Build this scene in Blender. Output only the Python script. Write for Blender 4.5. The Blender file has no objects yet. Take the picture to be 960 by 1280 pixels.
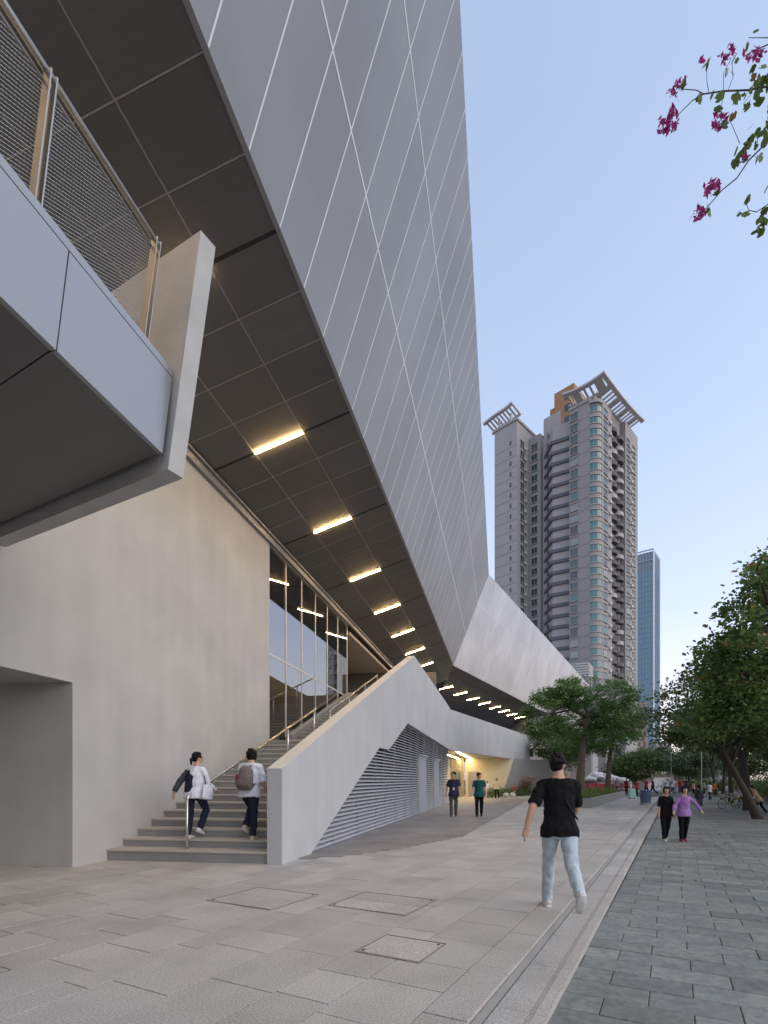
import bpy, bmesh, math, random
import numpy as np
from mathutils import Vector, Matrix, Quaternion
R = math.radians
random.seed(7); rng = np.random.default_rng(7)
SC = bpy.context.scene
C = SC.collection
# ------------------------------------------------------------------ camera (shift lens, level)
F, PX, YH, H = 620.0, 545.0, 975.0, 1.45          # focal length and horizon in photo pixels, eye height
cam = bpy.data.cameras.new('camera'); camo = bpy.data.objects.new('camera', cam); C.objects.link(camo)
camo.location = (0, 0, H); camo.rotation_euler = (R(90), 0, 0)
cam.sensor_fit = 'VERTICAL'; cam.sensor_height = 36; cam.sensor_width = 27
cam.lens = F / 1280 * 36
cam.shift_x = (480 - PX) / 1280; cam.shift_y = (YH - 640) / 1280
cam.clip_start = .1; cam.clip_end = 6000
SC.camera = camo
# ------------------------------------------------------------------ sky, sun, exposure
SUN_AZ, SUN_EL = R(115), R(38)
w = bpy.data.worlds.new('World'); SC.world = w; w.use_nodes = True
nt = w.node_tree; bg = nt.nodes['Background']
sky = nt.nodes.new('ShaderNodeTexSky'); sky.sky_type = 'NISHITA'; sky.sun_disc = False
sky.sun_elevation = SUN_EL; sky.sun_rotation = SUN_AZ
sky.air_density = 1.0; sky.dust_density = 2.0; sky.ozone_density = 1.0
# dusk haze: the same at every bearing, it pales the blue and turns it pink towards the horizon
hs = nt.nodes.new('ShaderNodeHueSaturation'); hs.inputs['Saturation'].default_value = .75; nt.links.new(sky.outputs[0], hs.inputs['Color'])
tcw = nt.nodes.new('ShaderNodeTexCoord'); sx = nt.nodes.new('ShaderNodeSeparateXYZ'); nt.links.new(tcw.outputs['Generated'], sx.inputs[0])
cr = nt.nodes.new('ShaderNodeValToRGB'); nt.links.new(sx.outputs['Z'], cr.inputs[0])
ce = cr.color_ramp.elements; ce[0].position = 0; ce[0].color = (2.55, 2.0, 1.95, 1); ce[1].position = .8; ce[1].color = (.98, 1.28, 1.84, 1)
for pos, col in ((.07, (2.5, 2.05, 2.05, 1)), (.17, (2.15, 1.98, 2.2, 1)), (.30, (1.62, 1.80, 2.35, 1)), (.55, (1.22, 1.52, 2.12, 1))):
    q = ce.new(pos); q.color = col
mxs = nt.nodes.new('ShaderNodeMix'); mxs.data_type = 'RGBA'; mxs.inputs[0].default_value = .7
nt.links.new(hs.outputs[0], mxs.inputs[6]); nt.links.new(cr.outputs[0], mxs.inputs[7])
nt.links.new(mxs.outputs[2], bg.inputs[0]); bg.inputs[1].default_value = .15
sl = bpy.data.lights.new('sun', 'SUN'); sl.energy = .17; sl.angle = R(60); sl.color = (1, .90, .80)
so = bpy.data.objects.new('sun', sl); C.objects.link(so)
sd = Vector((math.sin(SUN_AZ)*math.cos(SUN_EL), math.cos(SUN_AZ)*math.cos(SUN_EL), math.sin(SUN_EL)))
so.rotation_euler = sd.to_track_quat('Z', 'Y').to_euler(); so.location = sd*60
SC.view_settings.view_transform = 'Standard'; SC.view_settings.look = 'None'
SC.view_settings.gamma = 1; SC.view_settings.exposure = 1.5
SC.render.engine = 'CYCLES'

# ------------------------------------------------------------------ frames
AB, AS = math.atan((624-PX)/F), R(25.7)            # building axis, street axis (from the camera axis)
def fr(a): return Vector((math.sin(a), math.cos(a), 0)), Vector((math.cos(a), -math.sin(a), 0))
U, N = fr(AB); U2, N2 = fr(AS); ZV = Vector((0, 0, 1))
def B(t, n, z=0): return U*t + N*n + ZV*z          # building frame: along, outwards, up
def S(t, n, z=0): return U2*t + N2*n + ZV*z        # street frame
def G(x, y, z=0):
    Y = F*(H-z)/(y-YH); return Vector(((x-PX)/F*Y, Y, z))
def at(x, y, Y): return Vector(((x-PX)/F*Y, Y, H+(YH-y)*Y/F))
def pz(t):                                          # pavement falls gently along the street
    return -.155 - .0085*max(0, min(t, 32))

# ------------------------------------------------------------------ materials
MATS = {}
def mat(name, col, rough=.6, metal=0, var=.0, scale=5, bump=0, bscale=60, island=0, objvar=0, col2=None, c2scale=1.5, c2amt=.5, emit=None, estr=0, spec=.5, streak=0):
    if name in MATS: return MATS[name]
    m = bpy.data.materials.new(name); m.use_nodes = True; n = m.node_tree.nodes; l = m.node_tree.links
    p = n['Principled BSDF']; p.inputs['Roughness'].default_value = rough; p.inputs['Metallic'].default_value = metal
    p.inputs['Specular IOR Level'].default_value = spec
    c = n.new('ShaderNodeRGB'); c.outputs[0].default_value = (*col, 1); out = c.outputs[0]
    tc = n.new('ShaderNodeTexCoord'); geo = n.new('ShaderNodeNewGeometry')
    def noise(sc, det=4, vec=None):
        t = n.new('ShaderNodeTexNoise'); t.inputs['Scale'].default_value = sc; t.inputs['Detail'].default_value = det
        l.new(vec or geo.outputs['Position'], t.inputs['Vector']); return t.outputs['Fac']
    def scaleval(o, fac, lo, hi):
        mr = n.new('ShaderNodeMapRange'); l.new(fac, mr.inputs[0]); mr.inputs[1].default_value = .25 if lo != hi else 0; mr.inputs[2].default_value = .75
        mr.inputs[3].default_value = lo; mr.inputs[4].default_value = hi
        mx = n.new('ShaderNodeVectorMath'); mx.operation = 'SCALE'; l.new(o, mx.inputs[0]); l.new(mr.outputs[0], mx.inputs['Scale']); return mx.outputs[0]
    if col2:
        mr = n.new('ShaderNodeMapRange'); l.new(noise(c2scale, 5), mr.inputs[0]); mr.inputs[1].default_value = .42; mr.inputs[2].default_value = .68; mr.inputs[4].default_value = c2amt
        mx = n.new('ShaderNodeMix'); mx.data_type = 'RGBA'; l.new(mr.outputs[0], mx.inputs[0]); l.new(out, mx.inputs[6]); mx.inputs[7].default_value = (*col2, 1); out = mx.outputs[2]
    if var: out = scaleval(out, noise(scale), 1-var, 1+var)
    if streak:
        mp = n.new('ShaderNodeMapping'); mp.inputs['Scale'].default_value = (1, 1, .06); l.new(geo.outputs['Position'], mp.inputs['Vector'])
        out = scaleval(out, noise(2.2, 4, mp.outputs[0]), 1-streak, 1+streak)
    if island or objvar:
        oi = n.new('ShaderNodeObjectInfo'); ad = n.new('ShaderNodeMath'); ad.operation = 'ADD'; l.new(oi.outputs['Random'], ad.inputs[0]); l.new(geo.outputs['Random Per Island'], ad.inputs[1])
        fc = n.new('ShaderNodeMath'); fc.operation = 'FRACT'; l.new(ad.outputs[0], fc.inputs[0])
        v = island or objvar
        mr = n.new('ShaderNodeMapRange'); l.new(fc.outputs[0], mr.inputs[0]); mr.inputs[3].default_value = 1-v; mr.inputs[4].default_value = 1+v
        mx = n.new('ShaderNodeVectorMath'); mx.operation = 'SCALE'; l.new(out, mx.inputs[0]); l.new(mr.outputs[0], mx.inputs['Scale']); out = mx.outputs[0]
    l.new(out, p.inputs['Base Color'])
    if bump:
        b = n.new('ShaderNodeBump'); b.inputs['Strength'].default_value = bump; b.inputs['Distance'].default_value = .01
        l.new(noise(bscale, 3), b.inputs['Height']); l.new(b.outputs[0], p.inputs['Normal'])
    if emit: p.inputs['Emission Color'].default_value = (*emit, 1); p.inputs['Emission Strength'].default_value = estr
    MATS[name] = m; return m

def glass_mat(name, tint, refl=1.0, base=None, rough=.02, ior=1.85):
    """Window glass: clear (or dark body) under a Fresnel mirror."""
    m = bpy.data.materials.new(name); m.use_nodes = True; n = m.node_tree.nodes; l = m.node_tree.links
    n.remove(n['Principled BSDF']); out = n['Material Output']
    g = n.new('ShaderNodeBsdfGlossy'); g.inputs['Roughness'].default_value = rough; g.inputs['Color'].default_value = (refl, refl, refl, 1)
    if base: t = n.new('ShaderNodeBsdfDiffuse'); t.inputs['Color'].default_value = (*base, 1)
    else: t = n.new('ShaderNodeBsdfTransparent'); t.inputs['Color'].default_value = (*tint, 1)
    fz = n.new('ShaderNodeFresnel'); fz.inputs['IOR'].default_value = ior
    mx = n.new('ShaderNodeMixShader'); l.new(fz.outputs[0], mx.inputs[0]); l.new(t.outputs[0], mx.inputs[1]); l.new(g.outputs[0], mx.inputs[2]); l.new(mx.outputs[0], out.inputs['Surface'])
    MATS[name] = m; return m

def leaf_mat(name, c1, c2, c3=None):
    m = bpy.data.materials.new(name); m.use_nodes = True; n = m.node_tree.nodes; l = m.node_tree.links
    p = n['Principled BSDF']; p.inputs['Roughness'].default_value = .55
    geo = n.new('ShaderNodeNewGeometry'); cr = n.new('ShaderNodeValToRGB'); l.new(geo.outputs['Random Per Island'], cr.inputs[0])
    e = cr.color_ramp.elements; e[0].color = (*c1, 1); e[1].color = (*c2, 1); e[1].position = .93
    if c3: k = e.new(.97); k.color = (*c3, 1)
    l.new(cr.outputs[0], p.inputs['Base Color'])
    tr = n.new('ShaderNodeBsdfTranslucent'); l.new(cr.outputs[0], tr.inputs[0]); mx = n.new('ShaderNodeMixShader'); mx.inputs[0].default_value = .35
    l.new(p.outputs[0], mx.inputs[1]); l.new(tr.outputs[0], mx.inputs[2]); l.new(mx.outputs[0], n['Material Output'].inputs['Surface'])
    MATS[name] = m; return m

def perforated(name, col, rough=.42, metal=.55, dark=.6, streak=.05):
    """Perforated metal sheet: fine hole pattern in colour and relief."""
    m = bpy.data.materials.new(name); m.use_nodes = True; n = m.node_tree.nodes; l = m.node_tree.links
    p = n['Principled BSDF']; p.inputs['Roughness'].default_value = rough; p.inputs['Metallic'].default_value = metal
    tc = n.new('ShaderNodeTexCoord'); v = n.new('ShaderNodeTexVoronoi'); v.inputs['Scale'].default_value = 85; v.inputs['Randomness'].default_value = .12
    mp = n.new('ShaderNodeMapping'); mp.inputs['Scale'].default_value = (1, .6, 0); mp.inputs['Rotation'].default_value = (0, 0, .7)
    l.new(tc.outputs['Object'], mp.inputs[0]); l.new(mp.outputs[0], v.inputs['Vector'])
    mr = n.new('ShaderNodeMapRange'); l.new(v.outputs['Distance'], mr.inputs[0]); mr.inputs[1].default_value = .28; mr.inputs[2].default_value = .42; mr.inputs[3].default_value = dark; mr.inputs[4].default_value = 1
    geo = n.new('ShaderNodeNewGeometry'); nz = n.new('ShaderNodeTexNoise'); nz.inputs['Scale'].default_value = .35; l.new(geo.outputs['Position'], nz.inputs['Vector'])
    mr2 = n.new('ShaderNodeMapRange'); l.new(nz.outputs['Fac'], mr2.inputs[0]); mr2.inputs[1].default_value = .3; mr2.inputs[2].default_value = .7; mr2.inputs[3].default_value = .9; mr2.inputs[4].default_value = 1.1
    oi = n.new('ShaderNodeObjectInfo'); mr3 = n.new('ShaderNodeMapRange'); l.new(oi.outputs['Random'], mr3.inputs[0]); mr3.inputs[3].default_value = .94; mr3.inputs[4].default_value = 1.06
    ms = n.new('ShaderNodeMapping'); ms.inputs['Scale'].default_value = (5, .25, 0); l.new(tc.outputs['Object'], ms.inputs[0])
    ns = n.new('ShaderNodeTexNoise'); ns.noise_dimensions = '4D'; ns.inputs['Scale'].default_value = 2; ns.inputs['Detail'].default_value = 4; l.new(ms.outputs[0], ns.inputs['Vector'])
    mw_ = n.new('ShaderNodeMath'); mw_.operation = 'MULTIPLY'; mw_.inputs[1].default_value = 60; l.new(oi.outputs['Random'], mw_.inputs[0]); l.new(mw_.outputs[0], ns.inputs['W'])
    mr4 = n.new('ShaderNodeMapRange'); l.new(ns.outputs['Fac'], mr4.inputs[0]); mr4.inputs[1].default_value = .3; mr4.inputs[2].default_value = .7; mr4.inputs[3].default_value = 1-streak; mr4.inputs[4].default_value = 1+streak
    m0 = n.new('ShaderNodeMath'); m0.operation = 'MULTIPLY'; l.new(mr.outputs[0], m0.inputs[0]); l.new(mr4.outputs[0], m0.inputs[1])
    m1 = n.new('ShaderNodeMath'); m1.operation = 'MULTIPLY'; l.new(m0.outputs[0], m1.inputs[0]); l.new(mr2.outputs[0], m1.inputs[1])
    m2 = n.new('ShaderNodeMath'); m2.operation = 'MULTIPLY'; l.new(m1.outputs[0], m2.inputs[0]); l.new(mr3.outputs[0], m2.inputs[1])
    vm = n.new('ShaderNodeVectorMath'); vm.operation = 'SCALE'; vm.inputs[0].default_value = col; l.new(m2.outputs[0], vm.inputs['Scale']); l.new(vm.outputs[0], p.inputs['Base Color'])
    MATS[name] = m; return m

mat('plaster', (.435, .425, .405), .85, var=.08, scale=1.1, bump=.3, bscale=30, streak=.05, col2=(.375, .368, .355), c2scale=.5, c2amt=.6)
mat('plaster_parapet', (.445, .445, .445), .85, var=.07, scale=.9, bump=.25, bscale=30, streak=.045)
mat('plaster_top_lit', (.62, .57, .48), .85, var=.05, scale=3, bump=.2)  # parapet plaster with the warm soffit light put into its colour
mat('concrete_fin', (.46, .46, .45), .8, var=.09, scale=3, bump=.2, bscale=50)
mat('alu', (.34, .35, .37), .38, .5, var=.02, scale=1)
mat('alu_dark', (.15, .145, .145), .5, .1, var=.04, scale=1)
mat('steel', (.66, .64, .60), .28, 1)
mat('steel_dull', (.40, .39, .37), .4, .9)
mat('mullion_alu', (.55, .54, .52), .4, .3)
mat('trim', (.30, .30, .31), .5, .6)
mat('dark', (.02, .02, .022), .8)
mat('soffit_joint', (.36, .345, .33), .6, .3)
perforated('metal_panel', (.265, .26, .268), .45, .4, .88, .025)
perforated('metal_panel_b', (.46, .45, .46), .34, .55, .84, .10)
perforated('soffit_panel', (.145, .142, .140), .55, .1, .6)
mat('seam', (.66, .66, .68), .45, .1)
mat('shell', (.12, .12, .125), .7)
mat('granite', (.435, .41, .375), .6, var=.42, scale=75, island=.085, col2=(.30, .28, .25), c2scale=1.3, c2amt=.6, bump=.1, bscale=200)
mat('granite_joint', (.10, .09, .08), .9, var=.2, scale=8)
mat('granite_tread_lit', (.42, .39, .34), .6, var=.14, scale=80, objvar=.05)  # same stone as the steps, lightened and warmed to paint lit treads
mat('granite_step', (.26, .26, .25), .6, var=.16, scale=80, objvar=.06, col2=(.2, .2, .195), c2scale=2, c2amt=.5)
mat('apron', (.27, .245, .225), .65, var=.14, scale=60, island=.12, col2=(.19, .165, .15), c2scale=.6, c2amt=.7)
mat('slate', (.185, .195, .178), .55, var=.28, scale=18, island=.2, col2=(.26, .255, .23), c2scale=2.6, c2amt=.7, bump=.3, bscale=25)
mat('slate_joint', (.085, .083, .076), .95, var=.3, scale=5, col2=(.12, .115, .10), c2scale=2)
mat('ground', (.12, .12, .115), .9, var=.2, scale=.6)
mat('asphalt', (.06, .06, .06), .9, var=.15, scale=4)
mat('louvre', (.52, .53, .56), .45, .3)
mat('door', (.36, .39, .45), .5, .2)
mat('cream_wall', (.62, .54, .38), .8, var=.05)
mat('grey_wall', (.30, .30, .30), .8, var=.06, streak=.06)
mat('lamp_on', (1, .8, .5), .5, emit=(1, .64, .27), estr=100)
mat('lamp_entrance', (1, .85, .6), .5, emit=(1, .74, .38), estr=30)
glass_mat('glass', (.62, .60, .48), 1.0, ior=4.0)
glass_mat('glass_door', (.9, .85, .7), 1.0)
glass_mat('win_teal', None, 1.0, (.03, .14, .14)); glass_mat('win_curtain', None, 1.0, (.22, .25, .23)); glass_mat('win_dteal', None, 1.0, (.025, .06, .06)); glass_mat('win_dark', None, .9, (.02, .028, .03)); glass_mat('win_blue', None, 1.0, (.16, .28, .37), .05, 1.5)
mat('beige_wall', (.31, .29, .285), .8, var=.06, scale=.15, streak=.05)
mat('beige_trim', (.36, .34, .33), .8)
mat('white_tile', (.36, .345, .345), .75, var=.05, scale=.3)
mat('slate_ledge', (.105, .12, .135), .7)
mat('orange_wall', (.36, .20, .10), .8, var=.08, scale=.3)
mat('crown_white', (.52, .50, .49), .7)
mat('pink_wall', (.45, .33, .30), .8); mat('grey_block', (.27, .26, .265), .8, var=.08, scale=.2)
mat('ac_unit', (.55, .53, .5), .6); mat('railing_dark', (.10, .10, .11), .6)
leaf_mat('leaf_tree', (.055, .125, .035), (.16, .27, .08))
leaf_mat('leaf_dark', (.036, .070, .024), (.14, .20, .06), (.25, .18, .05))
leaf_mat('leaf_near', (.055, .115, .032), (.16, .24, .065), (.28, .18, .05))
leaf_mat('leaf_far', (.045, .075, .035), (.11, .15, .07))
leaf_mat('petal', (.30, .02, .16), (.45, .05, .27)); leaf_mat('leaf_red', (.35, .03, .02), (.50, .10, .03))
leaf_mat('grass_blade', (.07, .12, .03), (.17, .22, .06))
mat('bark', (.11, .085, .065), .9, var=.25, scale=9, bump=.5, bscale=20); mat('bark_dark', (.045, .036, .03), .9, var=.3, scale=8, bump=.5, bscale=20)
mat('twig', (.07, .055, .05), .9)
mat('soil', (.06, .05, .04), .95, var=.3, scale=10)
mat('skin', (.50, .30, .21), .55, spec=.3); mat('hair', (.009, .008, .008), .7, spec=.15); mat('black_cloth', (.008, .008, .009), .9, var=.3, scale=30, bump=.6, bscale=14, spec=.15)

# ------------------------------------------------------------------ mesh helpers
class MB:
    def __init__(s): s.v = []; s.f = []
    def box(s, o, ax, ay, az):
        b = len(s.v); o, ax, ay, az = Vector(o), Vector(ax), Vector(ay), Vector(az)
        s.v += [o, o+ax, o+ax+ay, o+ay, o+az, o+ax+az, o+ax+ay+az, o+ay+az]
        q = [(3,2,1,0), (4,5,6,7), (0,1,5,4), (1,2,6,5), (2,3,7,6), (3,0,4,7)]
        if ax.cross(ay).dot(az) < 0: q = [t[::-1] for t in q]
        s.f += [tuple(i+b for i in t) for t in q]; return s
    def cbox(s, c, ax, ay, az): return s.box(Vector(c)-(Vector(ax)+Vector(ay)+Vector(az))/2, ax, ay, az)
    def prism(s, pts, ex):
        b = len(s.v); n = len(pts); ex = Vector(ex); pts = [Vector(p) for p in pts]
        nn = Vector((0, 0, 0))
        for i in range(n): nn += pts[i].cross(pts[(i+1) % n])
        if nn.dot(ex) > 0: pts = pts[::-1]
        s.v += pts + [p+ex for p in pts]
        s.f.append(tuple(range(b, b+n))); s.f.append(tuple(range(b+2*n-1, b+n-1, -1)))
        for i in range(n): j = (i+1) % n; s.f.append((b+j, b+i, b+n+i, b+n+j))
        return s
    def poly(s, pts): b = len(s.v); s.v += [Vector(p) for p in pts]; s.f.append(tuple(range(b, b+len(pts)))); return s
    def tube(s, pts, r, seg=8, cap=True):
        pts = [Vector(p) for p in pts]; n = len(pts); rr = r if isinstance(r, (list, tuple)) else [r]*n
        b = len(s.v); prev = None
        for i, p in enumerate(pts):
            d = (pts[min(i+1, n-1)]-pts[max(i-1, 0)]).normalized()
            if prev is None: x = d.orthogonal().normalized()
            else: x = (prev-d*prev.dot(d)); x = x.normalized() if x.length > 1e-6 else d.orthogonal().normalized()
            prev = x; y = d.cross(x)
            for k in range(seg):
                a = 2*math.pi*k/seg; s.v.append(p+(x*math.cos(a)+y*math.sin(a))*rr[i])
        for i in range(n-1):
            for k in range(seg):
                k2 = (k+1) % seg; s.f.append((b+i*seg+k, b+i*seg+k2, b+(i+1)*seg+k2, b+(i+1)*seg+k))
        if cap: s.f.append(tuple(b+k for k in range(seg))[::-1]); s.f.append(tuple(b+(n-1)*seg+k for k in range(seg)))
        return s
    def loft(s, rings):
        b = len(s.v); seg = len(rings[0]); n = len(rings)
        for rg in rings: s.v += [Vector(p) for p in rg]
        for i in range(n-1):
            for k in range(seg):
                k2 = (k+1) % seg; s.f.append((b+i*seg+k, b+i*seg+k2, b+(i+1)*seg+k2, b+(i+1)*seg+k))
        s.f.append(tuple(b+k for k in range(seg))[::-1]); s.f.append(tuple(b+(n-1)*seg+k for k in range(seg)))
        return s
    def ell(s, c, rx, ry, rz, nu=12, nv=8, rot=None):
        b = len(s.v); c = Vector(c)
        def P(p): p = Vector(p); return c+(rot @ p if rot else p)
        s.v.append(P((0, 0, -rz)))
        for j in range(1, nv):
            ph = -math.pi/2+math.pi*j/nv
            for i in range(nu): th = 2*math.pi*i/nu; s.v.append(P((rx*math.cos(ph)*math.cos(th), ry*math.cos(ph)*math.sin(th), rz*math.sin(ph))))
        s.v.append(P((0, 0, rz))); top = len(s.v)-1
        for i in range(nu):
            i2 = (i+1) % nu; s.f.append((b, b+1+i2, b+1+i)); s.f.append((top, b+1+(nv-2)*nu+i, b+1+(nv-2)*nu+i2))
            for j in range(nv-2): a = b+1+j*nu; s.f.append((a+i, a+i2, a+nu+i2, a+nu+i))
        return s
    def mesh(s, name, m=None, smooth=False):
        me = bpy.data.meshes.new(name); me.from_pydata([tuple(v) for v in s.v], [], s.f)
        if m: me.materials.append(MATS[m] if isinstance(m, str) else m)
        if smooth: me.shade_smooth()
        me.update(); return me
    def build(s, name, m, parent=None, smooth=False, **k): return obj(name, s.mesh(name, m, smooth), parent, **k)

LOC = {}
def obj(name, me, parent=None, local=False, mw=None):
    o = bpy.data.objects.new(name, me); C.objects.link(o)
    if mw is not None: o.matrix_basis = mw
    if parent is not None:
        o.parent = parent
        if not local and parent.name in LOC: o.matrix_parent_inverse = Matrix.Translation(-LOC[parent.name])
    return o
def thing(name, label, cat, loc=(0, 0, 0), rz=0, group=None):
    o = bpy.data.objects.new(name, None); C.objects.link(o); o.location = loc; o.rotation_euler = (0, 0, rz); o.empty_display_size = .2
    LOC[o.name] = Vector(loc); o['label'] = label; o['category'] = cat
    if group: o['group'] = group
    return o
def tag(o, label, cat, group=None):
    o['label'] = label; o['category'] = cat
    if group: o['group'] = group
    return o
def struct(o): o['kind'] = 'structure'; return o
def stuff(o): o['kind'] = 'stuff'; return o
def axes(o, x, y, z):
    m = Matrix.Identity(4)
    for i, a in enumerate((x, y, z)):
        for j in range(3): m[j][i] = a[j]
    for j in range(3): m[j][3] = o[j]
    return m
def clip(poly, a, b, c):                            # keep a*x+b*y<=c
    out = []
    for i in range(len(poly)):
        p, q = poly[i], poly[(i+1) % len(poly)]; dp, dq = a*p[0]+b*p[1]-c, a*q[0]+b*q[1]-c
        if dp <= 0: out.append(p)
        if dp*dq < 0: k = dp/(dp-dq); out.append((p[0]+(q[0]-p[0])*k, p[1]+(q[1]-p[1])*k))
    return out
def area(p): return abs(sum(p[i][0]*p[(i+1) % len(p)][1]-p[(i+1) % len(p)][0]*p[i][1] for i in range(len(p))))/2
def slab(poly, th, ch=.004):
    """flat piece: polygon in local xy, top at z=0 with a small chamfer, going down by th"""
    n = len(poly); cx = sum(p[0] for p in poly)/n; cy = sum(p[1] for p in poly)/n
    if sum(poly[i][0]*poly[(i+1) % n][1]-poly[(i+1) % n][0]*poly[i][1] for i in range(n)) < 0: poly = poly[::-1]
    m = MB()
    def ins(p): d = math.hypot(p[0]-cx, p[1]-cy) or 1; k = 1-ch*1.4/d; return (cx+(p[0]-cx)*k, cy+(p[1]-cy)*k)
    m.v = [Vector((*ins(p), 0)) for p in poly]+[Vector((*p, -ch)) for p in poly]+[Vector((*p, -th)) for p in poly]
    m.f.append(tuple(range(n)))
    for i in range(n): j = (i+1) % n; m.f.append((i, n+i, n+j, j)); m.f.append((n+i, 2*n+i, 2*n+j, n+j))
    return m
def panel_grid(parent, o, ex, ey, ez, xs, ys, halfs, gap, th, m, name, skip=None):
    """panels on the plane (o; ex, ey), outer face towards ez"""
    cache = {}
    for i in range(len(xs)-1):
        for j in range(len(ys)-1):
            w_, h_ = xs[i+1]-xs[i], ys[j+1]-ys[j]
            full = [(xs[i]+gap/2, ys[j]+gap/2), (xs[i+1]-gap/2, ys[j]+gap/2), (xs[i+1]-gap/2, ys[j+1]-gap/2), (xs[i]+gap/2, ys[j+1]-gap/2)]
            p = full
            for a in halfs:
                if p: p = clip(p, *a)
            if len(p) < 3 or area(p) < .01: continue
            org = o+ex*xs[i]+ey*ys[j]
            loc = [(q[0]-xs[i], q[1]-ys[j]) for q in p]
            key = (round(w_, 3), round(h_, 3)) if abs(area(p)-area(full)) < 1e-6 else None
            me = cache.get(key) if key else None
            if me is None:
                me = slab(loc, th).mesh(name, m)
                if key: cache[key] = me
            ob = obj(name, me, parent, mw=axes(org, ex, ey, ez))

# ================================================================== GROUND
gm = MB(); gm.poly([(-900, -300, -.75), (1500, -300, -.75), (1500, 3000, -.75), (-900, 3000, -.75)])
struct(gm.build('ground', 'ground'))
EDGE = -1.12                                          # plaza edge in the street frame
# plaza bed (joint colour) under the tiles
TOPN = -40
m = MB(); m.box(S(-9, TOPN, -.70), U2*75, N2*(EDGE-.02-TOPN), ZV*(.70-.012))
plaza = struct(m.build('plaza', 'granite_joint'))
# kerb strip between plaza and pavement: long granite slabs, each with a grooved nosing
kerb = MB(); kerb.box(S(-9, EDGE-.02, -.75), U2*75, N2*.36, ZV*(.75-.145)); kerb = struct(kerb.build('kerb', 'granite_joint'))
t = -3.0
while t < 64:
    L = .9 if t < 20 else 3.0
    k = MB(); k.box(S(t+.002, EDGE, -.20), U2*(L-.004), N2*.352, ZV*.07); k.build('kerb_slab', 'granite', kerb)
    if t < 14:
        g = MB()
        for q in range(3): g.box(S(t+.004, EDGE+.235+q*.014, -.13), U2*(L-.008), N2*.005, ZV*.0015)
        g.build('groove', mat('groove', (.24, .225, .205), .8), kerb)
    t += L
e = MB(); e.box(S(-9, EDGE-.018, -.13), U2*75, N2*.012, ZV*.09); e.build('riser', 'granite_step', kerb)
# plaza tiles, laid in bands along the street with staggered cross joints
wall_n0, wall_n1 = None, None
tiles = []; n = EDGE; bi = 0
bw = [.30, .60, .45, .60, .60, .30, .60, .45, .60]
while n > -26:
    wd = bw[bi % len(bw)]; bi += 1
    t = -2+random.random()*.8
    while t < 46:
        L = random.choice([.6, .6, .9, .9, .45, .75]) if bi > 1 else .9
        c = S(t+L/2, n-wd/2)
        if c.y > 1.2 and abs(c.x-(480-PX)/F*c.y) < c.y*1.1+2: tiles.append((t, n-wd, L, wd, c))
        t += L
    n -= wd
def hidden(c):                                        # inside the building or behind the wall
    tt, nn = c.dot(U), c.dot(N)
    return (nn < -7.6 and not (.6 < tt < 7.8 and nn > -12)) or (tt > 8.6 and nn < -3.95 and tt < 31)
tiles = [q for q in tiles if not hidden(q[4])]
def px(c): return PX+F*c.x/c.y, YH+F*(H-c.z)/c.y
def vis(c):
    x, y = px(c); return -60 < x < 1020 and y < 1345
tiles.sort(key=lambda q: (not vis(q[4]), q[4].length/ (q[2]*q[3])**.5))
cache = {}; rest = MB()
for i, (t, n_, L, wd, c) in enumerate(tiles):
    g = .009 if i < 900 else .012
    dz = random.uniform(-.0015, .0015)
    if i < 298 and vis(c):
        key = (L, wd)
        if key not in cache: cache[key] = slab([(g/2, g/2), (L-g/2, g/2), (L-g/2, wd-g/2), (g/2, wd-g/2)], .03, .0012).mesh('paving_slab', 'granite')
        # local x along street, y towards the building
        obj('paving_slab', cache[key], plaza, mw=axes(S(t, n_+wd, dz), U2, -N2, ZV))
    else:
        p = [S(t+g/2, n_+g/2, dz), S(t+L-g/2, n_+g/2, dz), S(t+L-g/2, n_+wd-g/2, dz), S(t+g/2, n_+wd-g/2, dz)]
        rest.poly([p[0], p[3], p[2], p[1]])
for f in range(len(rest.f)):
    a, b_, c_, d_ = [rest.v[i] for i in rest.f[f]]
    if (b_-a).cross(c_-a).z < 0: rest.f[f] = rest.f[f][::-1]
stuff(rest.build('far_paving', 'granite', plaza))
# service covers let into the plaza
for k, (pts, split) in enumerate([([(443, 1190), (481, 1168), (560, 1181), (522, 1206)], 0), ([(258, 1126), (322, 1109), (393, 1119), (336, 1139)], 1), ([(410, 1132), (457, 1115), (546, 1127), (503, 1147)], 1)]):
    p0 = G(*pts[0]); ang = U2; w_ = (G(*pts[1])-G(*pts[0])).length; l_ = (G(*pts[3])-G(*pts[0])).length
    lab = ['square stone access cover with rusty rim beside the kerb', 'double stone access cover in front of the bottom step', 'double stone access cover between the louvres and the kerb'][k]
    cv = thing('access_cover', lab, 'manhole cover', p0, 0, 'stone access covers in the plaza')
    fm = MB()
    for (a, b_, cx, cy) in [(0, 0, w_, .009), (0, l_-.009, w_, .009), (0, .009, .009, l_-.018), (w_-.009, .009, .009, l_-.018)]:
        fm.box(p0+U2*a+N2*b_+ZV*.001, U2*cx, N2*cy, ZV*.0055)
    fm.build('rim', mat('rust', (.24, .20, .165), .7, .2, var=.3, scale=30), cv)
    nsp = 2 if split else 1
    for q in range(nsp):
        b0 = .022+(w_-.044)/nsp*q
        MB().box(p0+U2*(b0+.003)+N2*.026+ZV*.001, U2*((w_-.044)/nsp-.006), N2*(l_-.052), ZV*.005).build('lid', 'granite', cv)
    for q in (0, 1):
        MB().cbox(p0+U2*(.06 if q else w_-.06)+N2*(.05 if q else l_-.05)+ZV*.008, U2*.035, N2*.02, ZV*.003).build('lifting_eye', 'dark', cv)
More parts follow.
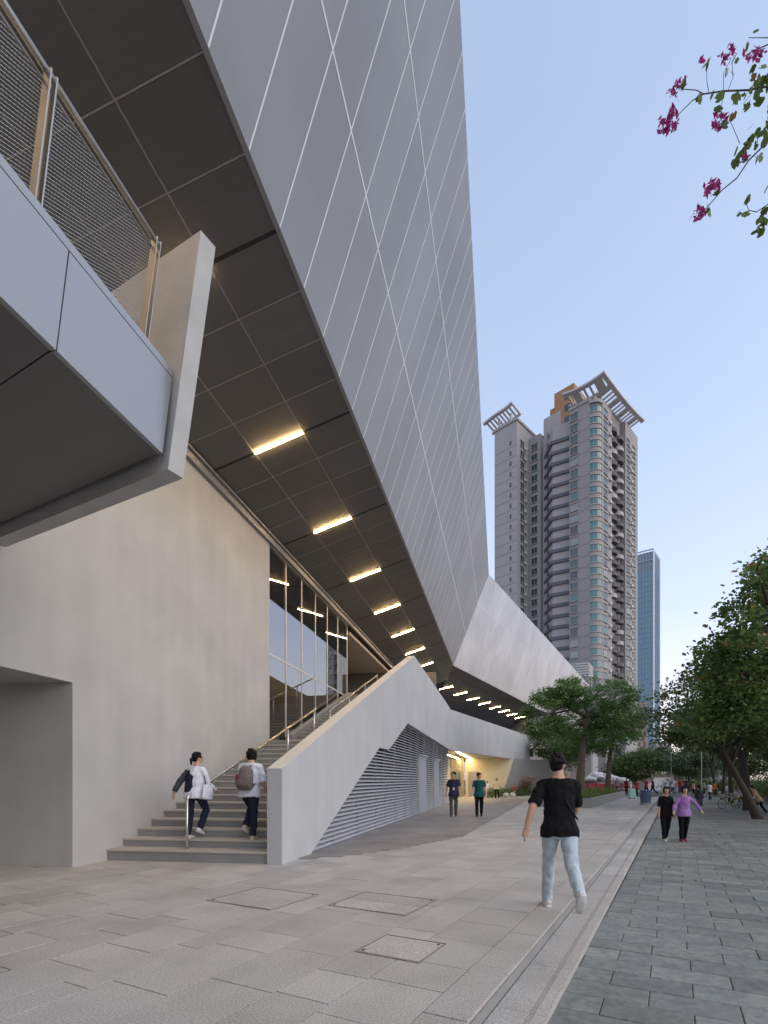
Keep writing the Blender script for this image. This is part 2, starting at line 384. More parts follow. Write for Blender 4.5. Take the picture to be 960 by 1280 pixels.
# brownish apron in front of the louvres: small pavers inside a curved outline
def apron_edge(s):                                    # outward offset from the wall line, along t
    return max(0, min(1, (s-8.6)/4.0))**.55*2.6 + max(0, s-12)*.10
m = MB(); tt = 8.7
rows = []
while tt < 40:
    nn0 = -3.69+(tt-8)*.0258; lim = nn0+apron_edge(tt); q = 0
    nn = nn0+(.3 if int(tt/.3) % 2 else 0)-.3
    while nn < lim:
        x0, x1 = max(nn, nn0-.02), min(nn+.6, lim)
        if x1-x0 > .02: m.poly([B(tt+.003, x0+.003, .006), B(tt+.003, x1-.003, .006), B(tt+.297, x1-.003, .006), B(tt+.297, x0+.003, .006)])
        nn += .6
    tt += .3
for f in range(len(m.f)):
    a, b_, c_, d_ = [m.v[i] for i in m.f[f]]
    if (b_-a).cross(c_-a).z < 0: m.f[f] = m.f[f][::-1]
stuff(m.build('apron_paving', 'apron', plaza))
# pavement of slate bricks
PN0, PN1 = EDGE+.345, 6.4
m = MB()
for t0, t1 in ((-9, 0), (0, 32), (32, 130)):
    z0, z1 = pz(t0)-.012, pz(t1)-.012
    m.poly([S(t0, PN0, z0), S(t1, PN0, z1), S(t1, PN1, z1), S(t0, PN1, z0)][::-1])
m.box(S(-9, PN0, -.75), U2*139, N2*(PN1-PN0), ZV*.2)
pave = struct(m.build('pavement', 'slate_joint'))
bricks = []; t = .9; row = 0
while t < 60:
    n_ = PN0+.004-(.3 if row % 2 else 0)-.04*random.random()
    while n_ < PN1:
        x0, x1 = max(n_, PN0+.004), min(n_+.6, PN1)
        if x1-x0 > .05: bricks.append((t, x0, x1-x0, S(t+.15, (x0+x1)/2, pz(t))))
        n_ += .6
    t += .3; row += 1
bricks.sort(key=lambda q: (not vis(q[3]), q[3].length))
cache = {}; rest = MB()
for i, (t, x0, wd, c) in enumerate(bricks):
    g = .008; dz = random.uniform(-.002, .003)
    if i < 298 and vis(c):
        key = round(wd, 2)
        if key not in cache: cache[key] = slab([(g/2, g/2), (.3-g/2, g/2), (.3-g/2, wd-g/2), (g/2, wd-g/2)], .025, .004).mesh('slate_brick', 'slate')
        ob = obj('slate_brick', cache[key], pave, mw=axes(S(t, x0+wd, pz(t)+dz), U2, -N2, ZV))
        ob.rotation_euler.rotate_axis('X', random.uniform(-.004, .004)); ob.rotation_euler.rotate_axis('Y', random.uniform(-.004, .004)+.0085)
    else:
        z0, z1 = pz(t)+dz, pz(t+.3)+dz
        rest.poly([S(t+g/2, x0+g/2, z0), S(t+.3-g/2, x0+g/2, z1), S(t+.3-g/2, x0+wd-g/2, z1), S(t+g/2, x0+wd-g/2, z0)][::-1])
stuff(rest.build('far_slate_paving', 'slate', pave))
m = MB(); m.box(S(-9, PN1, -.75), U2*240, N2*30, ZV*.30); struct(m.build('verge', mat('earth', (.13, .115, .10), .95, var=.2, scale=2)))
m = MB(); m.box(S(66, -60, -.75), U2*120, N2*(60+PN0), ZV*.34); struct(m.build('forecourt', mat('forecourt', (.24, .235, .23), .8, var=.15, scale=.8)))
# fallen leaves scattered on the slate
m = MB()
for k in range(170):
    t = random.uniform(9, 34); n_ = random.uniform(-.6, 5.5)
    if t < 14 and random.random() < .6: continue
    c = S(t, n_, pz(t)+.012); a = random.random()*6.28; s_ = random.uniform(.03, .06)
    dx, dy = Vector((math.cos(a), math.sin(a), .2))*s_, Vector((-math.sin(a), math.cos(a), .1))*s_*.6
    m.poly([c-dx, c-dy, c+dx, c+dy])
o = m.build('fallen_leaves', mat('dry_leaf', (.10, .065, .04), .8, island=.4)); stuff(o); tag(o, 'dry brown leaves scattered over the slate pavement', 'leaves')

# ================================================================== WHITE WALL, GLASS, STAIRS
NW = -7.03; ZT = 8.93
m = MB(); m.prism([B(t, NW, z) for t, z in [(-12, -.3), (1, -.3), (1, 3.07), (7.41, 3.07), (7.41, -.3), (14.53, -.3), (14.53, ZT), (-12, ZT)]], -N*4.6)
o = m.build('plastered_wall', 'plaster'); tag(o, 'tall pale plastered wall with a square opening beside the staircase', 'wall')
m = MB(); m.box(B(-12, NW-4.7, -.3), U*26.5, -N*.3, ZV*9.2); o = m.build('recess_wall', 'plaster'); tag(o, 'shaded back wall inside the square opening', 'wall')
m = MB(); m.box(B(-12, NW+.002, ZT-.20), U*46, N*.10, ZV*.17); m.box(B(-12, NW+.02, ZT-.03), U*46, N*.16, ZV*.05)
o = m.build('wall_trim', 'trim'); tag(o, 'long grey metal trim where the pale wall meets the soffit', 'trim')
# staircase
st = thing('staircase', 'wide grey granite staircase climbing beside the pale wall to an upper landing', 'staircase', B(8.1, -5.5))
STEP_T, STEP_Z = [], []
for k in range(1, 36):
    tk = 8.12+.388*(k-1) if k <= 17 else 15.72+.388*(k-18)
    STEP_T.append(tk); STEP_Z.append(.205+.153*(k-1))
def p_n(t): return -3.69+(t-8.08)*.0258              # outer face of the parapet
for k in range(35):
    tk, zk = STEP_T[k], STEP_Z[k]; tn = STEP_T[k+1] if k < 34 else 32
    z0 = -.25 if k == 0 else STEP_Z[k-1]-.01
    n0, n1 = NW+.003 if tk < 15 else NW+.03, p_n(tk)-.275
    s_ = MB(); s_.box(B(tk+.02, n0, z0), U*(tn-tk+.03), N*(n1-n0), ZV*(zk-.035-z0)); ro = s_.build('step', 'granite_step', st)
    s_ = MB(); s_.box(B(tk, n0, zk-.034), U*(tn-tk+.018), N*(n1-n0), ZV*.034); s_.build('tread', 'granite_tread_lit', ro)
m = MB(); m.prism([B(8.3, NW+.01, -.2), B(22.6, NW+.01, -.2), B(22.6, NW+.01, 5.2), B(14.6, NW+.01, 2.3)], N*2.9); m.build('stair_core', 'shell', st)
# sloping stone sill along the glass
m = MB(); zs = lambda t: 2.95+(t-15.75)*.394
m.prism([B(15.75, NW+.035, 2.5), B(15.75, NW+.035, zs(15.75)), B(22.2, NW+.035, zs(22.2)), B(22.66, NW+.035, 5.53), B(22.66, NW+.035, 5.0)], N*.20); m.build('sill', 'granite_step', st)
# glass wall
gw = thing('glass_wall', 'tall glass curtain wall with slim steel mullions above the staircase', 'glass wall', B(18.5, NW, 2.7))
MT = [14.56+1.35*i for i in range(7)]; ZTR, ZGT = 5.39, 8.74
def zbot(t): return 2.70 if t < 15.8 else min(5.5, zs(t)-.02)
for i in range(6):
    a, b_ = MT[i]+.025, MT[i+1]-.025; dn = random.uniform(-.004, .004)
    MB().prism([B(a, NW-.09, ZTR+.03), B(b_, NW-.09+dn, ZTR+.03), B(b_, NW-.09+dn, ZGT), B(a, NW-.09, ZGT)], -N*.012).build('pane', 'glass', gw)
    MB().prism([B(a, NW-.09, zbot(a)), B(b_, NW-.09+dn, zbot(b_) if i else 2.7), B(b_, NW-.09+dn, ZTR-.03), B(a, NW-.09, ZTR-.03)], -N*.012).build('pane', 'glass', gw)
    MB().box(B(MT[i]+.026, NW-.12, ZTR-.03), U*1.298, N*.04, ZV*.06).build('transom', 'mullion_alu', gw)
for t in MT:
    MB().box(B(t-.03, NW-.12, zbot(t)-.1), U*.06, N*.045, ZV*(ZGT-zbot(t)+.12)).build('mullion', 'mullion_alu', gw)
MB().box(B(14.53, NW-.13, ZGT+.001), U*8.2, N*.13, ZV*.14).build('head_rail', 'mullion_alu', gw)
# hall behind the glass and recess at the head of the stairs
hall = thing('stair_hall', 'dim beige hall seen through the tall stair glass', 'interior', B(18, -11, 2.5))
MB().box(B(14.55, NW-6.5, -.2), U*18, -N*.2, ZV*9.2).build('back_wall', mat('hall_wall', (.36, .33, .25), .8, var=.08, scale=.6), hall)
MB().box(B(14.55, NW-6.4, 2.3), U*8.2, N*6.2, ZV*.2).build('hall_floor', 'grey_wall', hall)
for q in range(3): MB().box(B(16.2+2.4*q, NW-2.0, 2.5), U*.4, -N*.4, ZV*6.3).build('column', 'grey_wall', hall)
hl = thing('hall_fill_light', 'added unseen ceiling panel glowing warm to brighten the glazed stair hall', 'light', B(18, -10, 8.5))  # added to brighten the hall, no such fitting is known there
MB().box(B(15.6, NW-4.2, 8.50), U*6, N*.5, ZV*.06).build('housing', 'alu', hl); MB().box(B(15.7, NW-4.15, 8.48), U*5.8, N*.4, ZV*.019).build('diffuser', mat('hall_fill_glow', (1, .85, .6), .5, emit=(1, .80, .48), estr=14), hl)
rc = thing('upper_landing', 'shaded recess with a tan ceiling at the head of the stairs', 'landing', B(26, -8, 5.4))
MB().box(B(22.80, NW-6.3, 5.0), U*.14, N*6.15, ZV*3.75).build('side_wall', 'grey_wall', rc)
MB().box(B(22.95, NW-6.3, 8.38), U*12, N*6.25, ZV*.15).build('ceiling', mat('tan_ceiling', (.42, .37, .30), .8), rc)
MB().box(B(31.5, NW-6.3, 5.38), U*.25, N*9.3, ZV*2.98).build('end_wall', mat('dark_olive', (.16, .15, .125), .8), rc)
MB().box(B(22.95, NW-6.3, 5.2), U*9, N*6.3, ZV*.19).build('landing_floor', 'granite_step', rc)
MB().box(B(31.44, -8.6, 5.40), U*.06, N*1.1, ZV*2.2).build('door', 'grey_wall', rc)
# handrails on the stair centre line
def handrail(label, t0, t1, posts, zoff):
    nn = -5.62
    h_ = thing('handrail', label, 'handrail', B(t0, nn, zoff(t0)), 0, 'steel handrails on the stairs')
    top = [B(t0, nn, zoff(t0)+.86), B(t0+.02, nn, zoff(t0)+.90), B(t0+.06, nn, zoff(t0+.06)+.91), B(t1, nn, zoff(t1)+.91)]
    MB().tube(top, .030, 10).build('rail', 'steel', h_, True)
    for p in posts:
        MB().tube([B(p, nn, zoff(p)-.16), B(p, nn, zoff(p)+.89)], .024, 8).build('post', 'steel', h_, True)
    MB().tube([B(posts[0], nn, zoff(t0)+.001), B(posts[0], nn, zoff(t0)+.014)], .05, 12).build('base_flange', 'steel_dull', h_)
def fl1(t): return .205+max(0, t-8.3)*.394
def fl2(t): return .205+.153*17+(t-15.9)*.394
handrail('lower steel handrail dividing the bottom flight of steps', 8.36, 14.75, [8.36, 10.6, 12.7, 14.6], lambda t: min(fl1(t), 2.74))
handrail('upper steel handrail on the top flight near the landing', 16.0, 22.6, [16.05, 18.2, 20.4, 22.5], fl2)
# parapet: sloping wall along the stairs, with the louvre opening cut out of it, and the long beam beyond
P0 = G(352.4, 1081); PB = Vector((.95, 31.88, 0)); pd = (PB-P0).normalized(); pn = Vector((pd.y, -pd.x, 0))
def PP(s, z, off=0): return P0+pd*s+pn*off+ZV*z
def ps(x): q = (x-PX)/F; Y = (P0.x-pd.x/pd.y*P0.y)/(q-pd.x/pd.y); return (Y-P0.y)/pd.y
SB = (PB-P0).length
APX = ps(518); PKs, N1s, N2s, L0s = ps(510), ps(486.3), ps(474.6), ps(380)
outline = [(0, -.15), (0, 1.64), (APX, 6.45), (SB-2.5, 6.10), (SB, 5.98), (SB, 3.37), (PKs, 3.60), (N1s, 2.42), (N2s, 2.42), (L0s, -.15)]
pw = thing('stair_parapet', 'pale plastered wall sloping up beside the stairs to a sharp peak', 'parapet wall', P0)
MB().prism([PP(s, z) for s, z in outline], -pn*.27).build('wall', 'plaster_parapet', pw)
MB().prism([PP(.0, 1.642), PP(APX, 6.452), PP(APX, 6.456), PP(0, 1.650)], -pn*.27).build('coping', 'plaster_top_lit', pw)  # thin sheet painting lamp light on the wall top, no separate coping
E1 = Vector((9.64, 51.07, 0)); bd = (E1-PB).normalized(); bn = Vector((bd.y, -bd.x, 0)); BL = (E1-PB).length
def BB(s, z, off=0): return PB+bd*s+bn*off+ZV*z
bm_ = thing('entrance_beam', 'long pale plastered beam bridging over the lit entrance', 'beam', BB(0, 3.37))
MB().prism([BB(.003, 3.37), BB(BL, 3.37), BB(BL, 5.98), BB(.003, 5.98)], -bn*.45).build('beam_face', 'plaster_parapet', bm_)
MB().prism([BB(.1, 3.40, -.46), BB(BL, 3.40, -.46), BB(BL-.5, 3.40, -9), BB(.1, 3.40, -7)], ZV*.25).build('ceiling', mat('entrance_ceiling', (.5, .47, .42), .8), bm_)
MB().prism([BB(0, 5.3, -.46), BB(BL, 5.3, -.46), BB(BL, 5.3, -9), BB(0, 5.3, -7)], ZV*.1).build('terrace_floor', 'granite_step', bm_)
# louvred wall
lw = thing('louvre_wall', 'grey metal louvre wall with two doors under the sloping parapet', 'louvre wall', PP(L0s, 0))
def lz(s):                                            # top of the opening
    if s < L0s: return 0
    if s < N2s: return (s-L0s)/(N2s-L0s)*2.42
    if s < N1s: return 2.42
    if s < PKs: return 2.42+(s-N1s)/(PKs-N1s)*1.18
    return 3.60-(s-PKs)/(SB-PKs)*.23
def lmin(z):                                          # where a slat at height z starts
    if z < 2.42: return L0s+z/2.42*(N2s-L0s)
    return N1s+(z-2.42)/1.18*(PKs-N1s)
MB().prism([PP(s, z, -.20) for s, z in [(L0s-.3, -.1), (N2s-.2, 2.5), (N1s, 2.55), (PKs, 3.7), (SB+.1, 3.5), (SB+.1, -.1)]], -pn*.05).build('backing', 'dark', lw)
MU = [ps(x) for x in (421, 451, 474, 485.5, 498, 509.5, 517.5)]
D1, D2 = (ps(525.3), ps(533.5)), (ps(544.5), ps(549.0))
bays = [L0s]+MU+[D1[0]]; bays2 = [(D1[1], (D1[1]+D2[0])/2), ((D1[1]+D2[0])/2, D2[0]), (D2[1], D2[1]+2), (D2[1]+2, SB)]
def slat(mb, a, b_, z):
    c = [PP(a, z, -.155), PP(a, z-.062, -.045), PP(a, z-.072, -.05), PP(a, z-.012, -.165)]
    mb.prism(c, pd*(b_-a))
for i in range(len(bays)-1):
    z = .10
    while z < 3.6:
        a = max(bays[i]+.012, lmin(z)+.02); b_ = bays[i+1]-.012
        if b_-a > .05 and z < lz(b_)-.02:
            mb = MB(); slat(mb, a, b_, z); mb.build('slat', 'louvre', lw)
        z += .098
far = MB()
for a, b_ in bays2:
    z = .10
    while z < lz(b_)-.02: slat(far, a+.012, b_-.012, z); z += .098
for d in (D1, D2):
    z = 2.52
    while z < lz(d[1])-.02: slat(far, d[0]+.01, d[1]-.01, z); z += .098
stuff(far.build('far_slats', 'louvre', lw))
for s in MU+[D1[0]-.03, D1[1]+.03, bays2[0][1], D2[0]-.03, D2[1]+.03, D2[1]+2]:
    MB().box(PP(s-.012, 0, -.19), pd*.024, pn*.10, ZV*(lz(s)-.0)).build('louvre_post', 'trim', lw)
MB().box(PP(L0s+.1, .0, -.16), pd*(SB-L0s-.1), pn*.13, ZV*.022).build('bottom_rail', 'trim', lw)
for d in (D1, D2):
    dr = MB().box(PP(d[0]+.04, .02, -.12), pd*(d[1]-d[0]-.08), pn*.06, ZV*2.36).build('door', 'door', lw)
    f_ = MB(); f_.box(PP(d[0], 0, -.14), pd*.04, pn*.12, ZV*2.42); f_.box(PP(d[1]-.04, 0, -.14), pd*.04, pn*.12, ZV*2.42); f_.box(PP(d[0]+.04, 2.38, -.14), pd*(d[1]-d[0]-.08), pn*.12, ZV*.10)
    f_.build('door_frame', 'louvre', lw)
    MB().box(PP(d[0]+.12, 1.0, -.055), pd*.03, pn*.03, ZV*.16).build('handle', 'steel', dr)
    MB().box(PP(d[0]+.0, 2.5, -.05), pd*(d[1]-d[0]), pn*.12, ZV*.05).build('canopy', 'louvre', dr)
# lit entrance under the beam
en = thing('entrance', 'glazed entrance with warm light under the pale beam', 'entrance', PP(SB+4, 0))
for q in range(4):
    s0 = SB+.35+q*3.0
    MB().box(PP(s0, .02, -.30), pd*2.94, pn*.02, ZV*2.3).build('glass_door', 'glass_door', en)
    MB().box(PP(s0, 2.36, -.30), pd*2.94, pn*.02, ZV*.98).build('glass_panel', 'glass_door', en)
    MB().box(PP(s0-.05, 0, -.33), pd*.05, pn*.08, ZV*3.36).build('frame_post', 'steel_dull', en)
MB().box(PP(SB+.3, 2.32, -.33), pd*12, pn*.08, ZV*.04).build('frame_rail', 'steel_dull', en)
MB().box(PP(SB+.2, .0, -2.6), pd*13, pn*.1, ZV*3.36).build('lobby_wall', 'cream_wall', en)
W1 = PP(SB+12.5, 0, -.2); W2 = W1+Vector((4.2, .5, 0)); W3 = W2+Vector((4.6, 5.5, 0))
MB().prism([W1, W2+Vector((-.9, 0, 0)), W2+Vector((.2, 0, 3.38)), W1+ZV*3.38], Vector((0, .3, 0))).build('back_wall', 'cream_wall', en)
MB().prism([W2+Vector((-.9, .05, 0)), W3, W3+Vector((1.8, 0, 3.38)), W2+Vector((.2, .05, 3.38))], Vector((0, .3, 0))).build('angled_wall', 'grey_wall', en)
MB().box(W1+Vector((.25, -.04, 0)), Vector((.9, .1, 0)), Vector((0, .03, 0)), ZV*2.2).build('service_door', 'grey_wall', en)
lp = thing('tube_light', 'bright warm tube light over the entrance doors', 'light', PP(SB+1, 3.3))
MB().box(PP(SB+1.2, 3.335, .20), pd*12, pn*.12, ZV*.06).build('housing', 'alu', lp)
MB().box(PP(SB+1.25, 3.315, .21), pd*11.9, pn*.10, ZV*.019).build('diffuser', 'lamp_entrance', lp)

# ================================================================== METAL CLAD VOLUME
ZZ = H+8.656; NE = -3.436; TILT = .327; SL = math.hypot(1, TILT)
mu = thing('metal_clad_building', 'huge folded building volume clad in pale perforated metal above a dark soffit', 'building', B(20, -10, 0))
FbT, FtT = 37.4, 40.3
Fb = B(FbT, NE, ZZ); Ft = B(FtT, NE+TILT*7.98, ZZ+7.98)
e_up = (N*TILT+ZV).normalized(); e_out = U.cross(e_up); e_out = e_out if e_out.dot(N) > 0 else -e_out
PT = .967; xs = [5.49+PT*i for i in range(-8, 38)]; SLEN = 7.98*SL; ysA = [SLEN/3*i for i in range(4)]
# facade A: local x along U, y up the slope; clipped at the fold
slope = (FtT-FbT)/SLEN
panel_grid(mu, B(0, NE, ZZ), U, e_up, -e_out if U.cross(e_up).dot(e_out) < 0 else e_out, xs, ysA, [(1, -slope, FbT-.004)], .030, .04, 'metal_panel', 'metal_panel')
# raised seams between the panels (light lines)
sm = MB()
for x in xs:
    if x > FtT: continue
    y0 = max(0, (x-FbT)/slope) if x > FbT else 0
    sm.box(B(0, NE, ZZ)+U*(x-.012)+e_up*y0-e_out*.04, U*.028, e_up*(SLEN-y0-.02), e_out*.045)
for y in ysA[1:3]:
    sm.box(B(0, NE, ZZ)+U*xs[0]+e_up*(y-.012)-e_out*.04, U*(FbT+slope*y-xs[0]), e_up*.045, e_out*.044)
sm.build('seams', 'seam', mu)
# soffit A
e_in = (N+ZV*TILT).normalized()                        # outward-up along the soffit
SW = (NE-NW)*SL; zin = ZZ-TILT*(NE-NW)
soN = -(U.cross(e_in)); soN = soN if soN.z < 0 else -soN
gA, gB = N*TILT, N2*.14; dd = gA-gB; fold = Vector((-dd.y, dd.x, 0)).normalized()
if fold.dot(N) > 0: fold = -fold                       # inwards
fold3 = fold+ZV*gA.dot(fold)
# in soffit coordinates (x along U, y outwards from the wall): fold passes Fb
fx, fy = fold.dot(U), fold.dot(N)*SL
ysS = [0, SW/3, 2*SW/3, SW]; xo = B(0, NW, zin)
half = (-fy, fx, -fy*FbT+fx*SW) if (-fy*0+fx*0 - (-fy*FbT+fx*SW)) < 0 else (fy, -fx, fy*FbT-fx*SW)
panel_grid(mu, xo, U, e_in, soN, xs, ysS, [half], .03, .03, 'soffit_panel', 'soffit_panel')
sj = MB()
for x in xs[:-4]: sj.box(xo+U*(x-.011)-soN*.03, U*.022, e_in*SW, soN*.026)
for y in (SW/3, 2*SW/3):
    sj.box(xo+U*xs[0]+e_in*(y-.011)-soN*.03, U*(FbT-xs[0]-2), e_in*.022, soN*.0265)
sj.build('soffit_joints', 'soffit_joint', mu)
MB().box(B(xs[0], NE, ZZ)-e_in*.05+soN*.012, U*(FbT-xs[0]), e_in*.075, e_up*.012).build('edge_trim', 'trim', mu)
# facade B: parallelogram panels along the street
wv = Ft-Fb; LB = 52.0; nb = 30; eB = U2.cross(wv).normalized(); eB = eB if eB.dot(N2) > 0 else -eB
wl = wv.length; wd_ = wv.normalized(); sk = wd_.dot(U2); wp = (wd_-U2*sk).normalized(); hp = wl*math.sqrt(1-sk*sk)
pme = slab([(.009, .009), (LB/nb-.009, .009), (LB/nb-.009+sk*wl/3, hp/3-.009), (.009+sk*wl/3, hp/3-.009)], .04).mesh('metal_panel', 'metal_panel_b')
for i in range(nb):
    for j in range(3):
        obj('metal_panel', pme, mu, mw=axes(Fb+U2*(LB/nb*i)+wv*(j/3)+eB*random.uniform(-.004, .004), U2, wp, eB))
sm = MB()
for j in (1, 2): sm.box(Fb+wv*(j/3)-wp*.012-eB*.04, U2*LB, wp*.024, eB*.045)
sm.build('seams', 'seam', mu)
# soffit B
i2 = (-N2-ZV*.14).normalized(); sB = -(U2.cross(i2)); sB = sB if sB.z < 0 else -sB
fxx, fyy = fold.dot(U2), -fold.dot(N2)                 # fold in (along, inwards)
nbx = [PT*2*i-7.736 for i in range(32)]
s2 = math.hypot(1, .14)
ha = (-fyy, fxx/s2, 0)
if ha[0]*20+ha[1]*3 > 0: ha = tuple(-v for v in ha)
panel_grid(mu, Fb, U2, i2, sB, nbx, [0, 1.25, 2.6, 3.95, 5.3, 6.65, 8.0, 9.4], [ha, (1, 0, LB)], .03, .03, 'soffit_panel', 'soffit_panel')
# body behind the cladding
sh = MB(); th_ = .06
def secA(t): return [B(t, NE-.06+.02, ZZ+.06), B(t+ (FtT-FbT if t > 20 else 0), NE+TILT*7.98-.07, ZZ+7.98), B(t+(FtT-FbT if t > 20 else 0), -22, ZZ+7.98), B(t, -22, zin+.05), B(t, NW, zin+.05)]
r0, r1 = secA(-2.2), secA(FbT-.06)
sh.loft([r0, r1]); sh.build('body', 'shell', mu)
sh = MB(); fi = Fb+fold3*12
qa = [Fb-eB*.06+ZV*.06, Ft-eB*.06, Ft-N2*16, fi+ZV*.06]
sh.loft([qa, [q+U2*(LB-.05) for q in qa]]); sh.build('body', 'shell', mu)
sh = MB(); sh.box(B(-15, NW-.5, zin-.02), U*12.7, N*3.5, ZV*3); sh.build('rear_body', 'soffit_panel', mu)
# vent box on the roof
c = at(723, 838, 92); vb = thing('rooftop_louvre_box', 'white slatted plant box on the roof above the folded metal facade', 'roof vent', c)
for q in range(6): m = MB(); m.box(c+U2*-2+ZV*(q*.44-1.6), U2*5, N2*2.2, ZV*.28); m.build('slat', 'crown_white', vb)
MB().box(c+U2*-1.9+N2*.1+ZV*-5.5, U2*4.8, N2*2.0, ZV*6.4).build('core', 'grey_block', vb)
# soffit lights
LN0, LN1 = SW/3, 2*SW/3
def light(p, d, nrm, side, lab):
    o = thing('soffit_light', lab, 'light', p, 0, 'linear lights in the soffit')
    L = d.length; dn = d/L
    MB().box(p-side*.03-nrm*.02, d, side*.06, nrm*.026).build('housing', 'dark', o)
    MB().box(p-side*.015+dn*.02+nrm*.007, d-dn*.04, side*.030, nrm*.016).build('diffuser', 'lamp_on', o)
LLAB = ['warm linear light half hidden behind the concrete balcony fin', 'longest warm linear light, over the pale wall beside the balcony fin',
        'warm linear light over the edge where pale wall meets glass', 'warm linear light over the middle of the glass wall', 'warm linear light over the far end of the glass wall',
        'warm linear light over the recess at the head of the stairs', 'warm linear light just above the peak of the parapet', 'warm linear light in the soffit right before the fold']
for k in range(-2, 8):
    x = xs[8]+PT*(2+4*k); p = xo+U*x+e_in*(LN0-.02)
    light(p, e_in*(LN1-LN0+.04), soN, U, LLAB[k] if k >= 0 else 'warm linear light in the soffit over the overhead balcony')
    MB().box(xo+U*(x-.03)+e_in*.02, U*.06, e_in*(SW-.04), soN*.004).build('light_slot', 'dark', mu)
x = 2.4; k = 0
while x < LB-2:
    p = Fb+U2*x+i2*(2.6 if x > 3 else 2.2); light(p, i2*1.35, sB, U2, 'small warm linear light in the soffit past the fold'); x += PT*4*.86; k += 1

# ================================================================== BALCONY OVERHEAD
bl = thing('balcony', 'projecting balcony with pale metal fascia, dark underside and concrete end fin', 'balcony', B(2, -5.5, 5.8))
KB = .78; zb = H+4.4*KB; nb_ = -4.5*KB; LEAN = .142
fin0 = at(210, 577, 6.75*KB); e_l = (N*LEAN+ZV).normalized()
tf = fin0.dot(U)-.03
def BF(t, s, off=0): return B(t, nb_, zb)+(N*LEAN+ZV)*s*KB+N*off
# the end of the balcony follows the fin (square to the street)
kx = -(N2.dot(U))/(N2.dot(N)) if abs(N2.dot(N)) > 1e-6 else 0
kx = N2.dot(U)/N2.dot(N)                                # dt per dn along the fin
def tend(n_): return tf+(n_-nb_)*kx-.02
seam_t = 4.55*KB
for a, b_ in ((-4, 1.0), (1.0, seam_t), (seam_t, None)):
    ee = tend(nb_) if b_ is None else b_
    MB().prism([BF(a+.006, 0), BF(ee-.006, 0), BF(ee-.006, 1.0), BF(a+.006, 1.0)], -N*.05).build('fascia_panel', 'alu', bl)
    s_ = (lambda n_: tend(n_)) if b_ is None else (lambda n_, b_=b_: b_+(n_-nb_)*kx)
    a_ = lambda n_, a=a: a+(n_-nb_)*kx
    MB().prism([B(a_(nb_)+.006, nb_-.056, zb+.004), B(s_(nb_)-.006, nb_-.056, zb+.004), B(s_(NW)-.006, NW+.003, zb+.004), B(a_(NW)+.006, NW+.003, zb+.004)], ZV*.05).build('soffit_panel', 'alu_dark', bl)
MB().prism([BF(-4, 1.012), BF(tend(nb_), 1.012), BF(tend(nb_), 1.10), BF(-4, 1.10)], -N*.22).build('coping', 'alu', bl)
MB().prism([B(-4, nb_-.03, zb+.07), B(tend(nb_)-.03, nb_-.03, zb+.07), B(tend(NW)-.03, NW, zb+.07), B(-4, NW, zb+.07)], ZV*.60).build('slab', 'shell', bl)
fz0, fz1 = -.08, 3.10
A0 = fin0+ZV*fz0; A1 = fin0+(N2*.642+ZV*2.84)*KB
flen = (A0.dot(N)-NW)/N2.dot(N)-.01
MB().prism([A0, A1, A1-N2*(flen+.4), A0-N2*(flen-.02)], U2*.18).build('end_fin', 'concrete_fin', bl)
# mesh railing standing on the coping
rl = thing('mesh_railing', 'stainless steel railing with a fine rope net on the balcony edge', 'railing', BF(2, 1.1))
def RP(t, s): return BF(t, 1.10+s, -.08)
MB().tube([RP(-3, 1.25), RP(tf-.33, 1.25)], .026, 10).build('handrail', 'steel', rl, True)
MB().tube([RP(-3, 1.13), RP(tf-.36, 1.13)], .012, 6).build('top_wire_rail', 'steel_dull', rl, True)
MB().tube([RP(-3, .06), RP(tf-.36, .06)], .012, 6).build('bottom_wire_rail', 'steel_dull', rl, True)
for t in (.7, 2.0, 3.27, tf-.42):
    p = MB(); p.box(RP(t, -.02)-U*.006, U*.012, N*.06, (N*LEAN+ZV)*1.25*KB); p.box(RP(t+.05, -.02)-U*.006, U*.012, N*.06, (N*LEAN+ZV)*1.25*KB); p.build('post', 'steel_dull', rl)
net = MB(); sp = .055; hh = 1.07
for fam in (1, -1):
    x = -1.2
    while x < tf-.1:
        x0, x1 = (x, x+hh*1.9*KB) if fam == 1 else (x+hh*1.9*KB, x)
        a, b_ = 0, 1
        pa, pb = x0, x1
        if pa > tf-.4 and pb > tf-.4: x += sp; continue
        f0, f1 = 0, 1
        if max(pa, pb) > tf-.4:
            k = (tf-.4-pa)/(pb-pa)
            if pa < pb: f1 = k
            else: f0 = k
        net.tube([RP(pa+(pb-pa)*f0, .06+hh*f0), RP(pa+(pb-pa)*f1, .06+hh*f1)], .0022, 3, False); x += sp
o = net.build('rope_net', 'steel_dull', rl); stuff(o)
ir = thing('inner_railing', 'steel rail and posts on the far side of the balcony behind the net', 'railing', B(2, -5.4, 6.0))
MB().tube([B(-3, -5.4, 6.75), B(4.9, -5.4, 6.75)], .022, 8).build('handrail', 'steel', ir, True)
for t in (1.3, 2.8, 4.3): MB().tube([B(t, -5.4, 5.7), B(t, -5.4, 6.75)], .018, 6).build('post', 'steel', ir, True)
for q in range(3): MB().tube([B(-3, -5.4, 5.9+.25*q), B(4.9, -5.4, 5.9+.25*q)], .008, 5).build('wire', 'steel_dull', ir)

